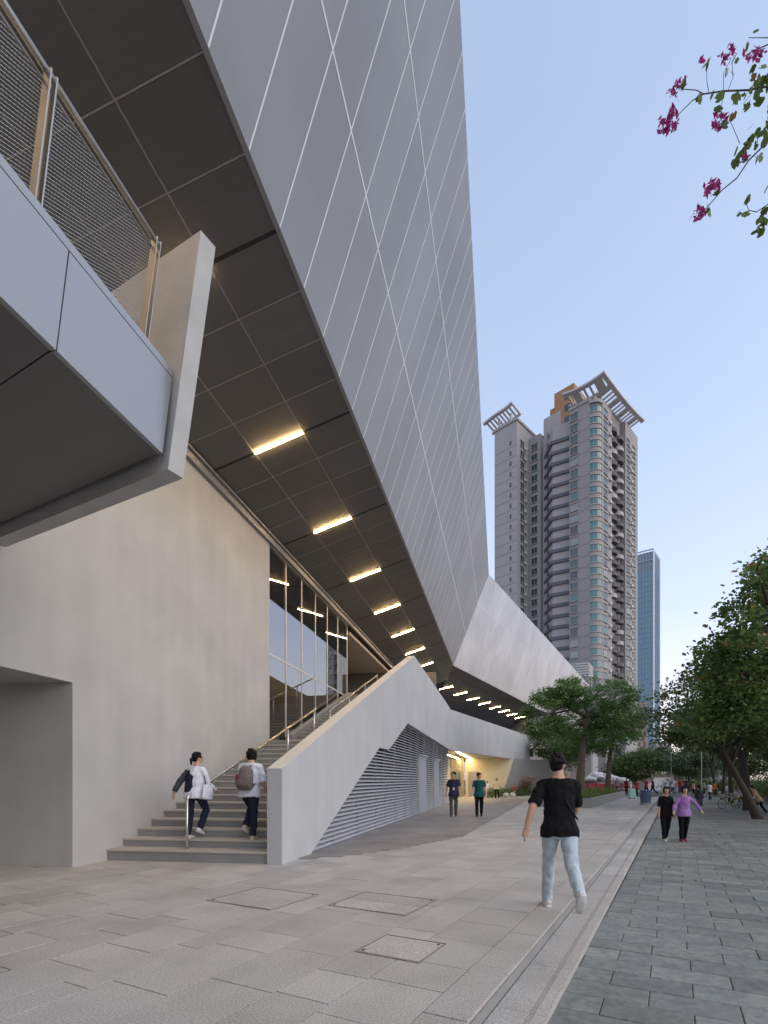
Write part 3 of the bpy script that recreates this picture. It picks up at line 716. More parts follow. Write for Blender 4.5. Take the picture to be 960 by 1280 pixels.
# ================================================================== RESIDENTIAL TOWER
TC = at(748, YH, 126); TC.z = 0
EL, ER = Vector((-.738, .674, 0)), Vector((.674, .738, 0))
def TT(l, r, z=0): return TC+EL*l+ER*r+ZV*z
FH, NF = 2.97, 33
tw = thing('apartment_tower', 'tall pink grey apartment tower with teal bay windows and a flared white crown', 'tower', TC)
def blk(name, l0, l1, r0, r1, z0, z1, m, par=None): return MB().box(TT(l0, r0, z0), EL*(l1-l0), ER*(r1-r0), ZV*(z1-z0)).build(name, m, par or tw)
blk('wall', 2.3, 8.05, 0, 20, -1, 99, 'beige_wall'); blk('wall', 0, 2.3, 2.3, 8.2, -1, 99.5, 'beige_wall')
blk('wall', 1.5, 8, 8.2, 17.5, -1, 102, 'grey_block'); blk('wall', 0, 2.3, 17.5, 26.7, -1, 102, 'beige_wall'); blk('wall', 2.3, 8, 20, 26, -1, 102, 'beige_wall')
blk('wall', 22.5, 30.1, -3, 10, -1, 102.3, 'white_tile'); blk('wall', 8.05, 22.4, 4.5, 14, -1, 99, 'white_tile'); blk('wall', 18.6, 22.4, 3.2, 5, -1, 100, 'beige_wall')
blk('penthouse', 9, 15, 4.6, 12, 99.02, 110, 'orange_wall'); blk('penthouse_shoulder', 13, 18.4, 4.55, 9, 99.04, 104.5, 'white_tile')
blk('penthouse_lean_to', 15.05, 16.6, 5, 12, 104.6, 106.5, 'orange_wall')
for k in range(3): blk('penthouse_window', 10.2, 11.8, 4.52, 4.7, 100+k*3.3, 101.8+k*3.3, 'win_dark')
# shared window meshes, local x=EL-axis y=ER-axis
def loc_mesh(name, m, fn): mb = MB(); fn(mb); return mb.mesh(name, m)
X_, Y_ = Vector((1, 0, 0)), Vector((0, 1, 0))
def arc(mb, r0, r1, z0, z1, a0, a1, n=7):
    ring0 = []
    for k in range(n+1):
        a = R(a0+(a1-a0)*k/n); d = Vector((-math.cos(a), -math.sin(a), 0)); ring0.append(d)
    for k in range(n):
        mb.prism([ring0[k]*r0, ring0[k]*r1, ring0[k+1]*r1, ring0[k+1]*r0], ZV*(z1-z0))
        for v in mb.v[-8:]: v.z += z0
me_bay = loc_mesh('bay_window', 'win_teal', lambda b: arc(b, 1.9, 2.25, .95, 2.45, -2, 92))
def bm_(b):
    for a in (0, 22, 45, 68, 90):
        d = Vector((-math.cos(R(a)), -math.sin(R(a)), 0)); b.cbox(d*2.24+ZV*1.7, X_*.09, Y_*.09, ZV*1.5)
me_baym = loc_mesh('bay_mullions', 'beige_trim', bm_)
me_bays = loc_mesh('bay_sill', 'beige_trim', lambda b: arc(b, 1.8, 2.45, .72, .92, -3, 93)); me_bayl = loc_mesh('bay_lintel', 'beige_trim', lambda b: arc(b, 1.8, 2.40, 2.50, 2.66, -3, 93))
me_bayw = loc_mesh('bay_spandrel', 'beige_wall', lambda b: arc(b, 1.7, 2.28, -.31, .72, -2, 92))
def winf(w_, h_, gl):
    def f(b): b.box((0, -.05, 0), X_*w_, Y_*.12, ZV*h_)
    return loc_mesh('window', gl, f)
def frf(w_, h_):
    def f(b):
        for q in range(3): b.box((w_*q/2-.04, -.10, 0), X_*.08, Y_*.1, ZV*h_)
        b.box((-.15, -.32, -.16), X_*(w_+.3), Y_*.36, ZV*.14); b.box((-.15, -.2, h_+.02), X_*(w_+.3), Y_*.25, ZV*.12)
    return loc_mesh('window_frame', 'beige_trim', f)
me_w1, me_f1 = winf(2.1, 1.8, 'win_dteal'), frf(2.1, 1.8)
me_w2, me_f2 = winf(1.9, 1.7, 'win_dteal'), frf(1.9, 1.7)
WV = [me_w1, me_w1, winf(2.1, 1.8, 'win_teal'), winf(2.1, 1.8, 'win_curtain'), winf(2.1, 1.8, 'win_dark')]
me_slot = winf(.55, 1.3, 'win_dark'); me_small = winf(1.0, .8, 'win_dark')
def acf(b): b.box((0, -.5, .3), X_*.9, Y_*.45, ZV*.62); b.box((-.1, -.6, .15), X_*1.1, Y_*.6, ZV*.1)
me_ac = loc_mesh('air_conditioner', 'ac_unit', acf)
def balf(b):
    n = 8; pts = [Vector((-1.7*math.cos(math.pi*k/n), -1.35*math.sin(math.pi*k/n), 0)) for k in range(n+1)]
    b.prism(pts, ZV*.22)
    for k in range(n): b.prism([pts[k]+ZV*.22, pts[k+1]+ZV*.22, pts[k+1]+ZV*1.0, pts[k]+ZV*1.0], Vector((0, .06, 0)))
me_bal = loc_mesh('round_balcony', mat('balcony_wall', (.12, .115, .115), .8), balf); me_bal2 = me_bal.copy(); me_bal2.materials[0] = mat('balcony_pale', (.42, .40, .39), .8)
me_door = winf(2.4, 2.2, 'win_dark')
def ledgef(b):
    b.prism([Vector((0, 0, 0)), Vector((0, -1.3, 0)), Vector((5.5, -2.7, 0)), Vector((10.2, 1.6, 0)), Vector((10.2, 2.2, 0)), Vector((0, .2, 0))], ZV*.85)
me_ledge = loc_mesh('dark_ledge', 'slate_ledge', ledgef)
def wallch(b): b.prism([Vector((0, -.9, 0)), Vector((5.3, -2.2, 0)), Vector((10.1, 1.9, 0)), Vector((10.1, 3, 0)), Vector((0, 3, 0))], ZV*99)
obj('stair_wall', loc_mesh('stair_wall', 'white_tile', wallch), tw, mw=axes(TT(8.1, 3.0, -1), EL, ER, ZV))
jl = loc_mesh('floor_joint', 'slate_ledge', lambda b: b.box((0, -.02, 0), X_*7.6, Y_*.04, ZV*.10)); jl2 = loc_mesh('floor_joint', 'slate_ledge', lambda b: b.box((0, -.02, 0), X_*5.6, Y_*.04, ZV*.10))
LF = lambda l, r, z: axes(TT(l, r, z), EL, ER, ZV)           # on a face looking towards -ER (x along EL)
RF = lambda l, r, z: axes(TT(l, r, z), ER, EL, ZV)           # on a face looking towards -EL (x along ER)
for k in range(5, NF):
    z = k*FH
    b_ = obj('bay_window', me_bay, tw, mw=LF(2.3, 2.3, z)); obj('mullions', me_baym, b_, local=True); obj('sill', me_bays, b_, local=True); obj('lintel', me_bayl, b_, local=True)
    obj('bay_spandrel', me_bayw, tw, mw=LF(2.3, 2.3, z))
    wn = obj('window', random.choice(WV), tw, mw=LF(5.6, 0, z+.9)); obj('window_frame', me_f1, wn, local=True)
    obj('floor_joint', jl2, tw, mw=LF(2.4, 0, z+.05))
    for r_, dark in ((3.2, 0), (18.4, 0), (22.6, 1)):
        wn = obj('window', random.choice(WV) if not dark else me_w2, tw, mw=RF(0, r_, z+.85)); obj('window_frame', me_f1 if not dark else me_f2, wn, local=True)
    obj('air_conditioner', me_ac, tw, mw=RF(0, 6.3, z)); obj('air_conditioner', me_ac, tw, mw=RF(0, 21.2, z))
    for q, r_ in enumerate((10.2, 14.6)):
        obj('round_balcony', me_bal2 if random.random() < .18 else me_bal, tw, mw=RF(.9, r_+.2, z)); obj('balcony_door', me_door, tw, mw=RF(1.5, r_-1.0, z+.2))
    if k > 8:
        zz = z+.4
        obj('slot_window', me_slot, tw, mw=LF(24.3, -3.0, zz+.7)); obj('floor_joint', jl, tw, mw=LF(22.5, -3.0, zz))
        wn = obj('window', me_w2, tw, mw=RF(22.5, -1.2, zz+.5)); obj('window_frame', me_f2, wn, local=True)
        obj('air_conditioner', me_ac, tw, mw=RF(22.5, .6, zz))
        wn = obj('window', me_w2, tw, mw=LF(19.6, 3.2, zz+.5)); obj('window_frame', me_f2, wn, local=True)
        if k < 32: obj('dark_ledge', me_ledge, tw, mw=LF(8.1, 3.0, zz+.6))
        obj('slot_window', me_slot, tw, mw=axes(TT(15.6, 2.5, zz+1.5)+ER*-.3, (EL*.75+ER*.66).normalized(), (ER*.75-EL*.66).normalized(), ZV))
        obj('small_window', me_small, tw, mw=LF(9.0, 2.0, zz+1.7))
# cornices and flared crown
blk('cornice', 22.2, 30.4, -3.3, 10.2, 102.3, 103.0, 'beige_trim'); blk('cornice', 2.2, 8.2, -.25, 20, 99.0, 99.7, 'beige_trim')
c_ = MB(); arc(c_, 1.6, 2.5, 0, .8, -3, 93, 10); obj('cornice', c_.mesh('cornice', 'beige_trim'), tw, mw=LF(2.3, 2.3, 98.2))
def crown(o_l, o_r, lens_l, lens_r, z, tips, depth, name):
    """two curved eaves meeting at a corner: outer and inner beams joined by slats"""
    cr_ = MB()
    for along, inn, L, dzt in ((EL, ER, lens_l, tips[0]), (ER, EL, lens_r, tips[1])):
        def pt(s, d, dz=0):
            f_ = s/L; zz = z+dzt*f_-.7*math.sin(f_*math.pi)-1.2*d+dz; return TT(o_l, o_r)+along*s+inn*(d*depth)+ZV*(zz-0)
        for d0, d1 in ((0, .22), (.84, 1.0)):
            for k in range(10):
                s0, s1 = L*k/10, L*(k+1)/10
                a0 = max(s0, d0*depth); a1 = max(s0, d1*depth)
                q = [pt(max(s0, d0*depth), d0), pt(max(s1, d0*depth), d0), pt(max(s1, d1*depth), d1), pt(max(s0, d1*depth), d1)]
                if (q[0]-q[1]).length > .05: cr_.prism(q, ZV*.45)
        for k in range(int(L/1.5)):
            s0 = (depth if along is ER else depth*.24)+k*1.5
            if s0 > L-.8: break
            wd = .5 if k % 4 else 1.4
            cr_.prism([pt(s0, .2), pt(s0+wd, .2), pt(s0+wd, .86), pt(s0, .86)], ZV*.38)
        cr_.prism([pt(L*.35, .86), pt(L*.35+.5, .86), pt(L*.35+.5, .86)-ZV*4, pt(L*.35, .86)-ZV*4], inn*.5)
    cr_.build(name, 'crown_white', tw)
crown(-2.6, -2.4, 11.5, 27.5, 102.2, (.4, 2.6), 4.4, 'crown')
# small crown over the slab: a curved slatted eave rising away from the corner
cr_ = MB()
for k in range(9):
    l0, l1 = 23.5+k*1.1, 23.5+(k+1)*1.1; z0, z1 = 106.4+2.4*((k-3)/6)**2*(1 if k < 3 else -.3), 106.4+2.4*((k-2)/6)**2*(1 if k < 2 else -.3)
    cr_.prism([TT(l0, -4.2, z0), TT(l1, -4.2, z1), TT(l1, -3.3, z1), TT(l0, -3.3, z0)], ZV*.5); cr_.prism([TT(l0, .2, z0-.6), TT(l1, .2, z1-.6), TT(l1, .9, z1-.6), TT(l0, .9, z0-.6)], ZV*.5)
    cr_.prism([TT(l0, -3.3, z0), TT(l0+.45, -3.3, z0), TT(l0+.45, .2, z0-.6), TT(l0, .2, z0-.6)], ZV*.4)
for l in (25, 29): cr_.box(TT(l, -2, 102.9), EL*.6, ER*.6, ZV*3.2)
cr_.build('crown', 'crown_white', tw)
blk('podium', 5, 24, -9, -3.5, -1, 13, 'grey_block')
# glass office tower far behind
GC = at(800, YH, 330); GC.z = 0
gt = thing('office_tower', 'slim blue glass office tower behind the apartment tower', 'tower', GC)
g1, g2 = Vector((.80, -.60, 0)), Vector((.60, .80, 0))
def GT(a, b_, z): return GC+g1*a+g2*b_+ZV*z
MB().box(GT(-14, 0, -1), g1*22, g2*18, ZV*140).build('glass_body', 'win_blue', gt)
f_ = MB()
for k in range(46): f_.box(GT(-14, -.18, k*3.4), g1*22.2, g2*18.2, ZV*.5) if k < 41 else None
f_.build('floor_edges', mat('tower_spandrel', (.17, .27, .35), .5, .3), gt)
f_ = MB()
for k in range(12): f_.box(GT(-14+k*2, -.35, 0), g1*.22, g2*.3, ZV*153)
for k in range(10): f_.box(GT(8.2, k*2, 0), g1*.3, g2*.2, ZV*153)
f_.box(GT(-14, -.35, 152.5), g1*22.4, g2*.3, ZV*.8); f_.box(GT(-14, -.35, 146), g1*22.4, g2*.3, ZV*.5)
f_.build('fins', mat('tower_fin', (.36, .42, .50), .5, .3), gt)
MB().box(GT(-14, 1, 139), g1*22, g2*16, ZV*13).build('crown_screen', mat('tower_screen', (.22, .27, .32), .5, .4), gt)
MB().box(GT(8.01, -.3, -1), g1*.6, g2*2.4, ZV*154).build('edge_fin', mat('tower_edge', (.55, .60, .68), .5), gt)
# low background blocks
def block(name, label, x0, x1, ytop, Y, m, rows, cols, gl='win_dark', depth=12, rot=0):
    c = at((x0+x1)/2, YH, Y); c.z = -.7; wd = (x1-x0)/F*Y; hh = (YH-ytop)*Y/F+H+.7
    ax, ay = Vector((math.cos(rot), math.sin(rot), 0)), Vector((-math.sin(rot), math.cos(rot), 0))
    t_ = thing(name, label, 'building', c); o = c-ax*wd/2
    MB().box(o, ax*wd, ay*depth, ZV*hh).build('wall', m, t_)
    MB().box(o-ax*.2-ay*.2+ZV*(hh+.002), ax*(wd+.4), ay*(depth+.4), ZV*.5).build('parapet', m, t_)
    for r_ in range(rows):
        for q in range(cols):
            w1 = wd/cols*.5; z0 = hh*(r_+.35)/rows
            MB().box(o+ax*(wd*(q+.25)/cols)-ay*.06+ZV*z0, ax*w1, ay*.1, ZV*(hh/rows*.45)).build('window', gl, t_)
    return t_
block('apartment_block', 'slim pink apartment block in front of the glass office tower', 796, 809, 880, 190, 'pink_wall', 9, 2, depth=14, rot=-.3)
block('grey_block_building', 'plain grey block low on the skyline past the park trees', 816, 841, 929, 210, 'grey_block', 3, 3, depth=14, rot=.25)
block('low_block', 'low hazy building closing the end of the street', 836, 930, 950, 260, 'grey_block', 4, 12, depth=14)
nb2 = block('annex_building', 'grey annex with barred windows behind the end of the beam', 657, 694, 890, 66, 'white_tile', 5, 3, depth=10, rot=.1)
block('dark_slab_building', 'dark grey blank slab rising behind the planter trees', 694, 788, 862, 96, mat('slab_grey', (.17, .165, .17), .85, var=.06, scale=.1), 4, 5, depth=10, rot=.35)
for k, x in enumerate((741, 759)):
    c = at(x, YH, 82); c.z = -.5
    o = MB().box(c, Vector((.9, .1, 0)), Vector((0, .8, 0)), ZV*13).build('white_column', 'crown_white'); tag(o, ['white column rising behind the planter tree trunk', 'white column standing between the two planter tree trunks'][k], 'column')
pv = thing('white_pavilion', 'low white pavilion with a dark ribbon window past the park', 'building', at(828, YH, 92))
c = at(806, YH, 92); c.z = -.7; wd = 40/F*92
MB().box(c, Vector((wd, 0, 0)), Vector((0, 6, 0)), ZV*2.6).build('wall', 'crown_white', pv); MB().box(c+ZV*3.4, Vector((wd, 0, 0)), Vector((0, 6, 0)), ZV*.3).build('roof', 'crown_white', pv)
MB().box(c+Vector((.4, .3, 2.6)), Vector((wd-.8, 0, 0)), Vector((0, 5, 0)), ZV*.79).build('ribbon_window', 'win_dark', pv)
MB().prism([c+ZV*3.3, c+Vector((1.6, 0, 2.7)), c+Vector((1.6, 0, 4.3)), c+ZV*4.6], Vector((0, 4, 0))).build('sign_wall', 'crown_white', pv)
for x in (842, 845.5):
    c = at(x, YH, 80); c.z = -.5; MB().box(c, Vector((.28, 0, 0)), Vector((0, .28, 0)), ZV*4.2).build('white_post', 'crown_white', None)
for k, o in enumerate([q for q in C.objects if q.name.startswith('white_post')]): tag(o, 'slim white post beside the low pavilion', 'post', 'white posts by the pavilion')
# far wood closing the street

# ================================================================== TREES
def leaf_mesh(centers, size, m, name, shape='diamond', up=.5):
    n = len(centers); c = np.asarray(centers)
    nr = rng.normal(size=(n, 3)); nr[:, 2] = np.abs(nr[:, 2])+up; nr /= np.linalg.norm(nr, axis=1)[:, None]
    a = rng.normal(size=(n, 3)); x = np.cross(nr, a); x /= np.linalg.norm(x, axis=1)[:, None]+1e-9; y = np.cross(nr, x)
    s = (size*rng.uniform(.65, 1.35, n))[:, None]
    if shape == 'diamond':
        k = [c-x*s, c-y*s*.5+nr*s*.12, c+x*s, c+y*s*.5+nr*s*.12]
    else:                                             # two-lobed leaf
        k = [c-x*s*.75, c-x*s*.45-y*s*.55, c+x*s*.45-y*s*.58, c+x*s*.95-y*s*.28, c+x*s*.55, c+x*s*.95+y*s*.28, c+x*s*.45+y*s*.58, c-x*s*.45+y*s*.55]
    q = len(k); v = np.stack(k, 1).reshape(-1, 3)
    me = bpy.data.meshes.new(name); me.vertices.add(len(v)); me.vertices.foreach_set('co', v.ravel())
    me.loops.add(n*q); me.loops.foreach_set('vertex_index', np.arange(n*q)); me.polygons.add(n)
    me.polygons.foreach_set('loop_start', np.arange(n)*q); me.polygons.foreach_set('loop_total', np.full(n, q)); me.update(calc_edges=True)
    me.materials.append(MATS[m]); return me
def crown_pts(blobs, n, clump, nclump):
    out = []; cl = []
    vol = np.array([b[1][0]*b[1][1]*b[1][2] for b in blobs]); vol = vol**.7; vol /= vol.sum()
    for k in range(nclump):
        b = blobs[rng.choice(len(blobs), p=vol)]; d = rng.normal(size=3); d /= np.linalg.norm(d); r = rng.uniform(.45, 1)**.6
        cl.append(np.array(b[0])+d*r*np.array(b[1]))
    cl = np.array(cl); w_ = rng.uniform(.4, 1.6, nclump); idx = rng.choice(nclump, n, p=w_/w_.sum())
    off = rng.normal(size=(n, 3))*clump*np.array([1, 1, .55])
    return cl[idx]+off, cl
def limb(mb, a, b_, r0, r1, seg=6, wob=.12):
    a, b_ = Vector(a), Vector(b_); L = (b_-a).length; pts = []; rr = []
    o1 = Vector(rng.normal(size=3))*wob*L; o1 -= (b_-a)*o1.dot(b_-a)/max(L*L, 1e-6)
    for k in range(6):
        f_ = k/5; p = a.lerp(b_, f_)+o1*math.sin(f_*math.pi)+ZV*(.10*L*math.sin(f_*math.pi)); pts.append(p); rr.append(r0+(r1-r0)*f_)
    mb.tube(pts, rr, seg, False)
def tree(name, label, base, trunk, r0, blobs, nleaf, leaf, lm, bm='bark', clump=.4, ncl=90, group=None, nlimb=26, shape='diamond'):
    t_ = thing(name, label, 'tree', base, 0, group)
    tm = MB(); n = len(trunk); tm.tube(trunk, [r0*1.35 if i == 0 else r0*(1-.45*i/(n-1)) for i in range(n)], 10, False); tr = tm.build('trunk', bm, t_, True)
    pts, cl = crown_pts(blobs, nleaf, clump, ncl)
    lm_ = MB(); top = Vector(trunk[-1])
    mains = [Vector(b[0])-ZV*b[1][2]*.3 for b in blobs]
    for q in mains: limb(lm_, Vector(trunk[-2]).lerp(top, random.random()), q, r0*.45, r0*.16, 7)
    for k in range(nlimb):
        c = Vector(cl[rng.integers(len(cl))]); q = min(mains, key=lambda v: (v-c).length); limb(lm_, q, c, r0*.16, r0*.03, 5)
    lm_.build('limbs', bm, t_, True)
    obj('crown', leaf_mesh(pts, leaf, lm, 'crown', shape), t_)
    return t_
PTZ = .45
def trunk_px(pts, Y, z0=None):
    out = [at(x, y, Y) for x, y in pts]
    if z0 is not None: out[0].z = z0
    return out
# planter with its two trees and long grass
pl = thing('planter', 'low stone edged planter of long grass under spreading trees', 'planter', S(35, -7))
PNR = -3.85; PT0, PT1, PNL = 26.6, 46, -6.9
for a, b_, c_, d_ in ((PT0, PNR-.3, PT1-PT0, .3), (PT0, PNL, PT1-PT0, .3)): MB().box(S(a, b_, -.02), U2*c_, N2*d_, ZV*.50).build('side_kerb', 'granite_step', pl)
MB().box(S(PT0-.002, PNL+.3, -.02), U2*.3, N2*(PNR-PNL-.6), ZV*.50).build('end_kerb', 'granite_step', pl); MB().box(S(PT1-.3, PNL+.3, -.02), U2*.3, N2*(PNR-PNL-.6), ZV*.5).build('end_kerb', 'granite_step', pl)
MB().box(S(PT0+.3, PNL+.3, 0), U2*(PT1-PT0-.6), N2*(PNR-PNL-.6), ZV*.40).build('soil', 'soil', pl)
gb = MB()
for k in range(9000):
    p = S(random.uniform(PT0+.35, PT1-.35), random.uniform(PNL+.35, PNR-.33), .4); a = random.random()*6.28; hgt = random.uniform(.18, .55)*(.6+.4*math.sin(p.x*1.3)*math.sin(p.y*.9)+.2); d = Vector((math.cos(a), math.sin(a), 0))*.014; ln = Vector((random.gauss(0, .1), random.gauss(0, .1), hgt))
    gb.v += [p-d, p+d, p+ln]; gb.f.append((len(gb.v)-3, len(gb.v)-2, len(gb.v)-1))
stuff(gb.build('long_grass', 'grass_blade', pl))
Yp = 32
tb = at(724, 985, Yp); tb.z = .4
tree('spreading_tree', 'spreading feathery tree in the grass planter, with the thicker leaning trunk', tb, [tb, at(727, 950, Yp), at(731, 915, Yp), at(736, 893, Yp)], .26,
     [(at(738, 868, Yp), (3.6, 3.0, .9)), (at(690, 888, Yp-.6), (2.0, 2.2, .85)), (at(766, 896, Yp+.6), (2.0, 2.0, 1.0)), (at(676, 912, Yp-1), (1.0, 1.4, .45)), (at(712, 908, Yp), (2.0, 1.8, .7)), (at(745, 918, Yp+1), (2.0, 1.8, .8)), (at(700, 872, Yp), (1.5, 1.6, .6))],
     24000, .085, 'leaf_tree', clump=.24, ncl=230, group='trees in the planter', nlimb=60)
tb = at(760, 975, 44); tb.z = .4
tree('spreading_tree', 'slimmer spreading tree behind the leaning one in the planter', tb, [tb, at(761, 955, 44), at(765, 930, 44), at(772, 912, 44)], .22,
     [(at(770, 900, 44), (2.6, 2.6, 1.6)), (at(787, 915, 44), (1.4, 1.6, 1.1)), (at(745, 925, 44), (2.2, 2.0, 1.4)), (at(715, 930, 45), (2.2, 2.0, 1.6))], 16000, .10, 'leaf_tree', clump=.38, ncl=130, group='trees in the planter')
tb = at(690, 972, 50); tb.z = .3
tree('shade_tree', 'dark leafy tree in front of the grey annex', tb, [tb, at(690, 955, 50), at(692, 935, 50)], .2, [(at(690, 925, 50), (2.4, 2.4, 2.0)), (at(705, 945, 50), (2.0, 2.0, 1.5))], 9000, .11, 'leaf_dark', clump=.45, ncl=80, group='trees around the plaza')
# round bushy trees across the park
for k, (x, yb, yt, Y, rx, lab) in enumerate([(795, 978, 938, 62, 3.4, 'rounded dark shrub tree beside the sandbag pile'), (812, 976, 932, 95, 4.6, 'broad hazy tree behind the white pavilion'), (838, 976, 944, 100, 3.6, 'pale olive tree beside the white pavilion'),
                                         (861, 980, 938, 78, 3.9, 'round street tree with a clear trunk in the middle of the pavement end'), (880, 978, 928, 110, 6.0, 'distant tree behind the round street tree')]):
    b0 = at(x, yb, Y); b0.z = -.6 if k else -.5; zc = at(x, (yb+yt)/2-(4 if k == 3 else 0), Y); rz = (yb-yt)/2*Y/F*(.8 if k == 3 else 1.0)
    tree('park_tree', lab, b0, [b0, b0.lerp(zc, .5), zc], .18, [(zc, (rx, rx*.8, rz)), (zc+Vector((rx*.5, 0, rz*.3)), (rx*.5, rx*.5, rz*.6)), (zc-Vector((rx*.5, 0, rz*.2)), (rx*.5, rx*.5, rz*.6))], 7000, .17 if Y < 90 else .24, 'leaf_far' if k else 'leaf_dark', 'bark_dark', clump=.55, ncl=90, group='trees around the plaza', nlimb=14)
# row of street trees on the right-hand verge
row = [(18.5, 3.7, (7.4), 'leaf_near', 'leafy orchid tree with big pale leaves reaching over the pavement'), (27.5, 3.55, 6.6, 'leaf_dark', 'dark street tree with a leaning trunk beside the bicycles'), (36, 4.2, 7.0, 'leaf_dark', 'dark street tree with a thick trunk behind the bicycles'),
       (45, 4.0, 7.0, 'leaf_dark', 'dark street tree beyond the bicycles along the verge'), (55, 4.2, 7.4, 'leaf_dark', 'far dark street tree where the verge meets the crowd'), (68, 4.5, 8, 'leaf_dark', 'farthest dark street tree closing the row on the verge')]
for k, (t, n_, hc, lm_, lab) in enumerate(row):
    b0 = S(t, n_, pz(t)-.05)
    if k == 0:
        tk = [b0, b0+Vector((-.1, 0, 1.5)), b0+Vector((-.2, .2, 3)), b0+Vector((-.1, .1, 4.6))]
        c = b0+ZV*hc
        bl_ = [(c+Vector((-.1, .4, -.9)), (2.2, 2.0, 1.6)), (c+Vector((-.6, -.3, .3)), (1.5, 1.6, 1.2)), (c+Vector((.3, -.8, 1.2)), (1.5, 1.6, .9)), (c+Vector((-1.5, 1.0, -1.7)), (1.5, 1.5, 1.2)), (at(925, 800, 13.5), (.9, .8, .6)), (at(945, 700, 12.5), (.7, .7, .4)), (at(905, 815, 14.5), (.7, .6, .4)), (at(940, 850, 14.5), (1.4, 1.4, 1.2)), (at(950, 760, 13.5), (.9, .9, .7)), (at(910, 880, 15), (1.1, 1.1, .7)), (at(885, 905, 16), (.9, .9, .5))]
        tree('street_tree', lab, b0, tk,   .17, bl_, 19000, .075, lm_, 'bark_dark', clump=.26, ncl=190, group='street trees along the verge', nlimb=70, shape='lobed')
        continue
    lean = Vector((-1.5, .6, 0)) if k == 1 else Vector((random.uniform(-.5, .3), .3, 0))
    tk = [b0, b0+lean*.3+ZV*1.2, b0+lean*.65+ZV*2.4, b0+lean+ZV*3.6]
    c = b0+lean*.9+ZV*(hc-(1.0 if k == 1 else .4)); s_ = 1.1+.06*k
    bl_ = [(c, (3.0*s_, 2.8*s_, 1.7*s_)), (c+Vector((-1.6, .6, -.9)), (2.0*s_, 2.0, 1.1)), (c+Vector((1.8, -.3, .5)), (2.2*s_, 2.2, 1.6)), (c+Vector((.4, 0, 1.3)), (1.9, 1.9, 1.0)), (c+Vector((1.5, .2, -1.2)), (2.4, 2.0, 1.0))]
    tree('street_tree', lab, b0, tk, .19 if k != 2 else .32, bl_, 15000 if k < 4 else 9000, .11 if k < 4 else .16, lm_, 'bark_dark', clump=.42, ncl=150, group='street trees along the verge', nlimb=50)
# a second row across the verge, mostly seen as dark mass between the trunks
for k, (t, n_) in enumerate(((34, 10.5), (46, 11), (60, 12), (80, 9), (105, 4))):
    b0 = S(t, n_, -.5); c = b0+ZV*6
    tree('street_tree', ['dark tree across the verge behind the leaning trunk', 'dark tree across the verge behind the thick trunk', 'dark tree across the far verge', 'hazy dark tree beyond the row on the verge', 'hazy tree at the very end of the pavement'][k], b0, [b0, b0+ZV*1.5, b0+ZV*3.5], .3, [(c, (4.2, 3.6, 2.8)), (c+Vector((-2, 0, -1)), (2.5, 2.5, 1.6)), (c+Vector((2.5, 0, .5)), (2.6, 2.5, 2)), (c-ZV*2.4, (3.6, 3, 1.4))], 9000, .19, 'leaf_dark', 'bark_dark', clump=.6, ncl=90, group='street trees along the verge', nlimb=20)
# flowering orchid tree: trunk just out of frame, twigs, big two-lobed leaves and magenta flower clusters reaching into it
YB = 6.0
b0 = S(9.0, 4.1, pz(9)-.03)
ot = thing('orchid_tree', 'flowering orchid tree branch with magenta blossoms against the sky', 'tree', b0)
tm = MB(); tm.tube([b0, b0+Vector((.1, 0, 2)), b0+Vector((0, .1, 4.5)), b0+Vector((-.3, 0, 7))], [.2, .15, .12, .08], 10, False); tm.build('trunk', 'bark_dark', ot, True)
top = b0+Vector((-.3, 0, 7))
tg = MB(); leaves = []; fl = []
def twig(pts, r0, r1, Y=YB): 
    p = [at(x, y, Y+(dy or 0)) for x, y, dy in pts]; n = len(p); tg.tube(p, [r0+(r1-r0)*i/(n-1) for i in range(n)], 5, False); return p
def zz_(x, y): return (800+x/4.131, y/4.131)          # position read off an enlargement
def tz(pts, r0=.009, r1=.004): return twig([(*zz_(x, y), d) for x, y, d in pts], r0, r1)
tz([(760, 420, .3), (661, 445, 0), (560, 465, 0), (430, 470, 0), (330, 485, -.05), (270, 520, -.05), (195, 595, -.1)], .012, .004)
tz([(330, 485, -.05), (290, 465, 0), (215, 460, 0)], .005); tz([(355, 475, 0), (345, 420, 0), (345, 345, 0)], .004, .003); tz([(430, 470, 0), (432, 380, 0), (470, 300, 0)], .004, .003)
tz([(455, 468, 0), (480, 400, 0), (475, 320, 0)], .004, .003); tz([(430, 480, 0), (420, 560, 0), (425, 600, 0)], .004, .003); tz([(740, 640, .3), (661, 730, 0), (560, 830, 0), (500, 920, 0), (420, 985, 0), (365, 1050, 0), (335, 1085, 0)], .011, .004)
tz([(515, 740, 0), (490, 680, 0), (465, 625, 0)], .004, .003); tz([(760, 180, .2), (661, 230, 0), (580, 265, 0), (540, 290, 0)], .008, .004); tz([(760, 195, .2), (661, 195, 0), (560, 195, 0)], .006, .003)
tz([(760, 1000, .2), (661, 1055, 0), (600, 1095, 0), (560, 1085, 0), (550, 1050, 0)], .007, .003)
def lf(x, y, k=1, sp=12):
    for q in range(k): xx, yy = zz_(x+random.gauss(0, sp), y+random.gauss(0, sp)); leaves.append(at(xx, yy, YB+random.gauss(0, .06)))
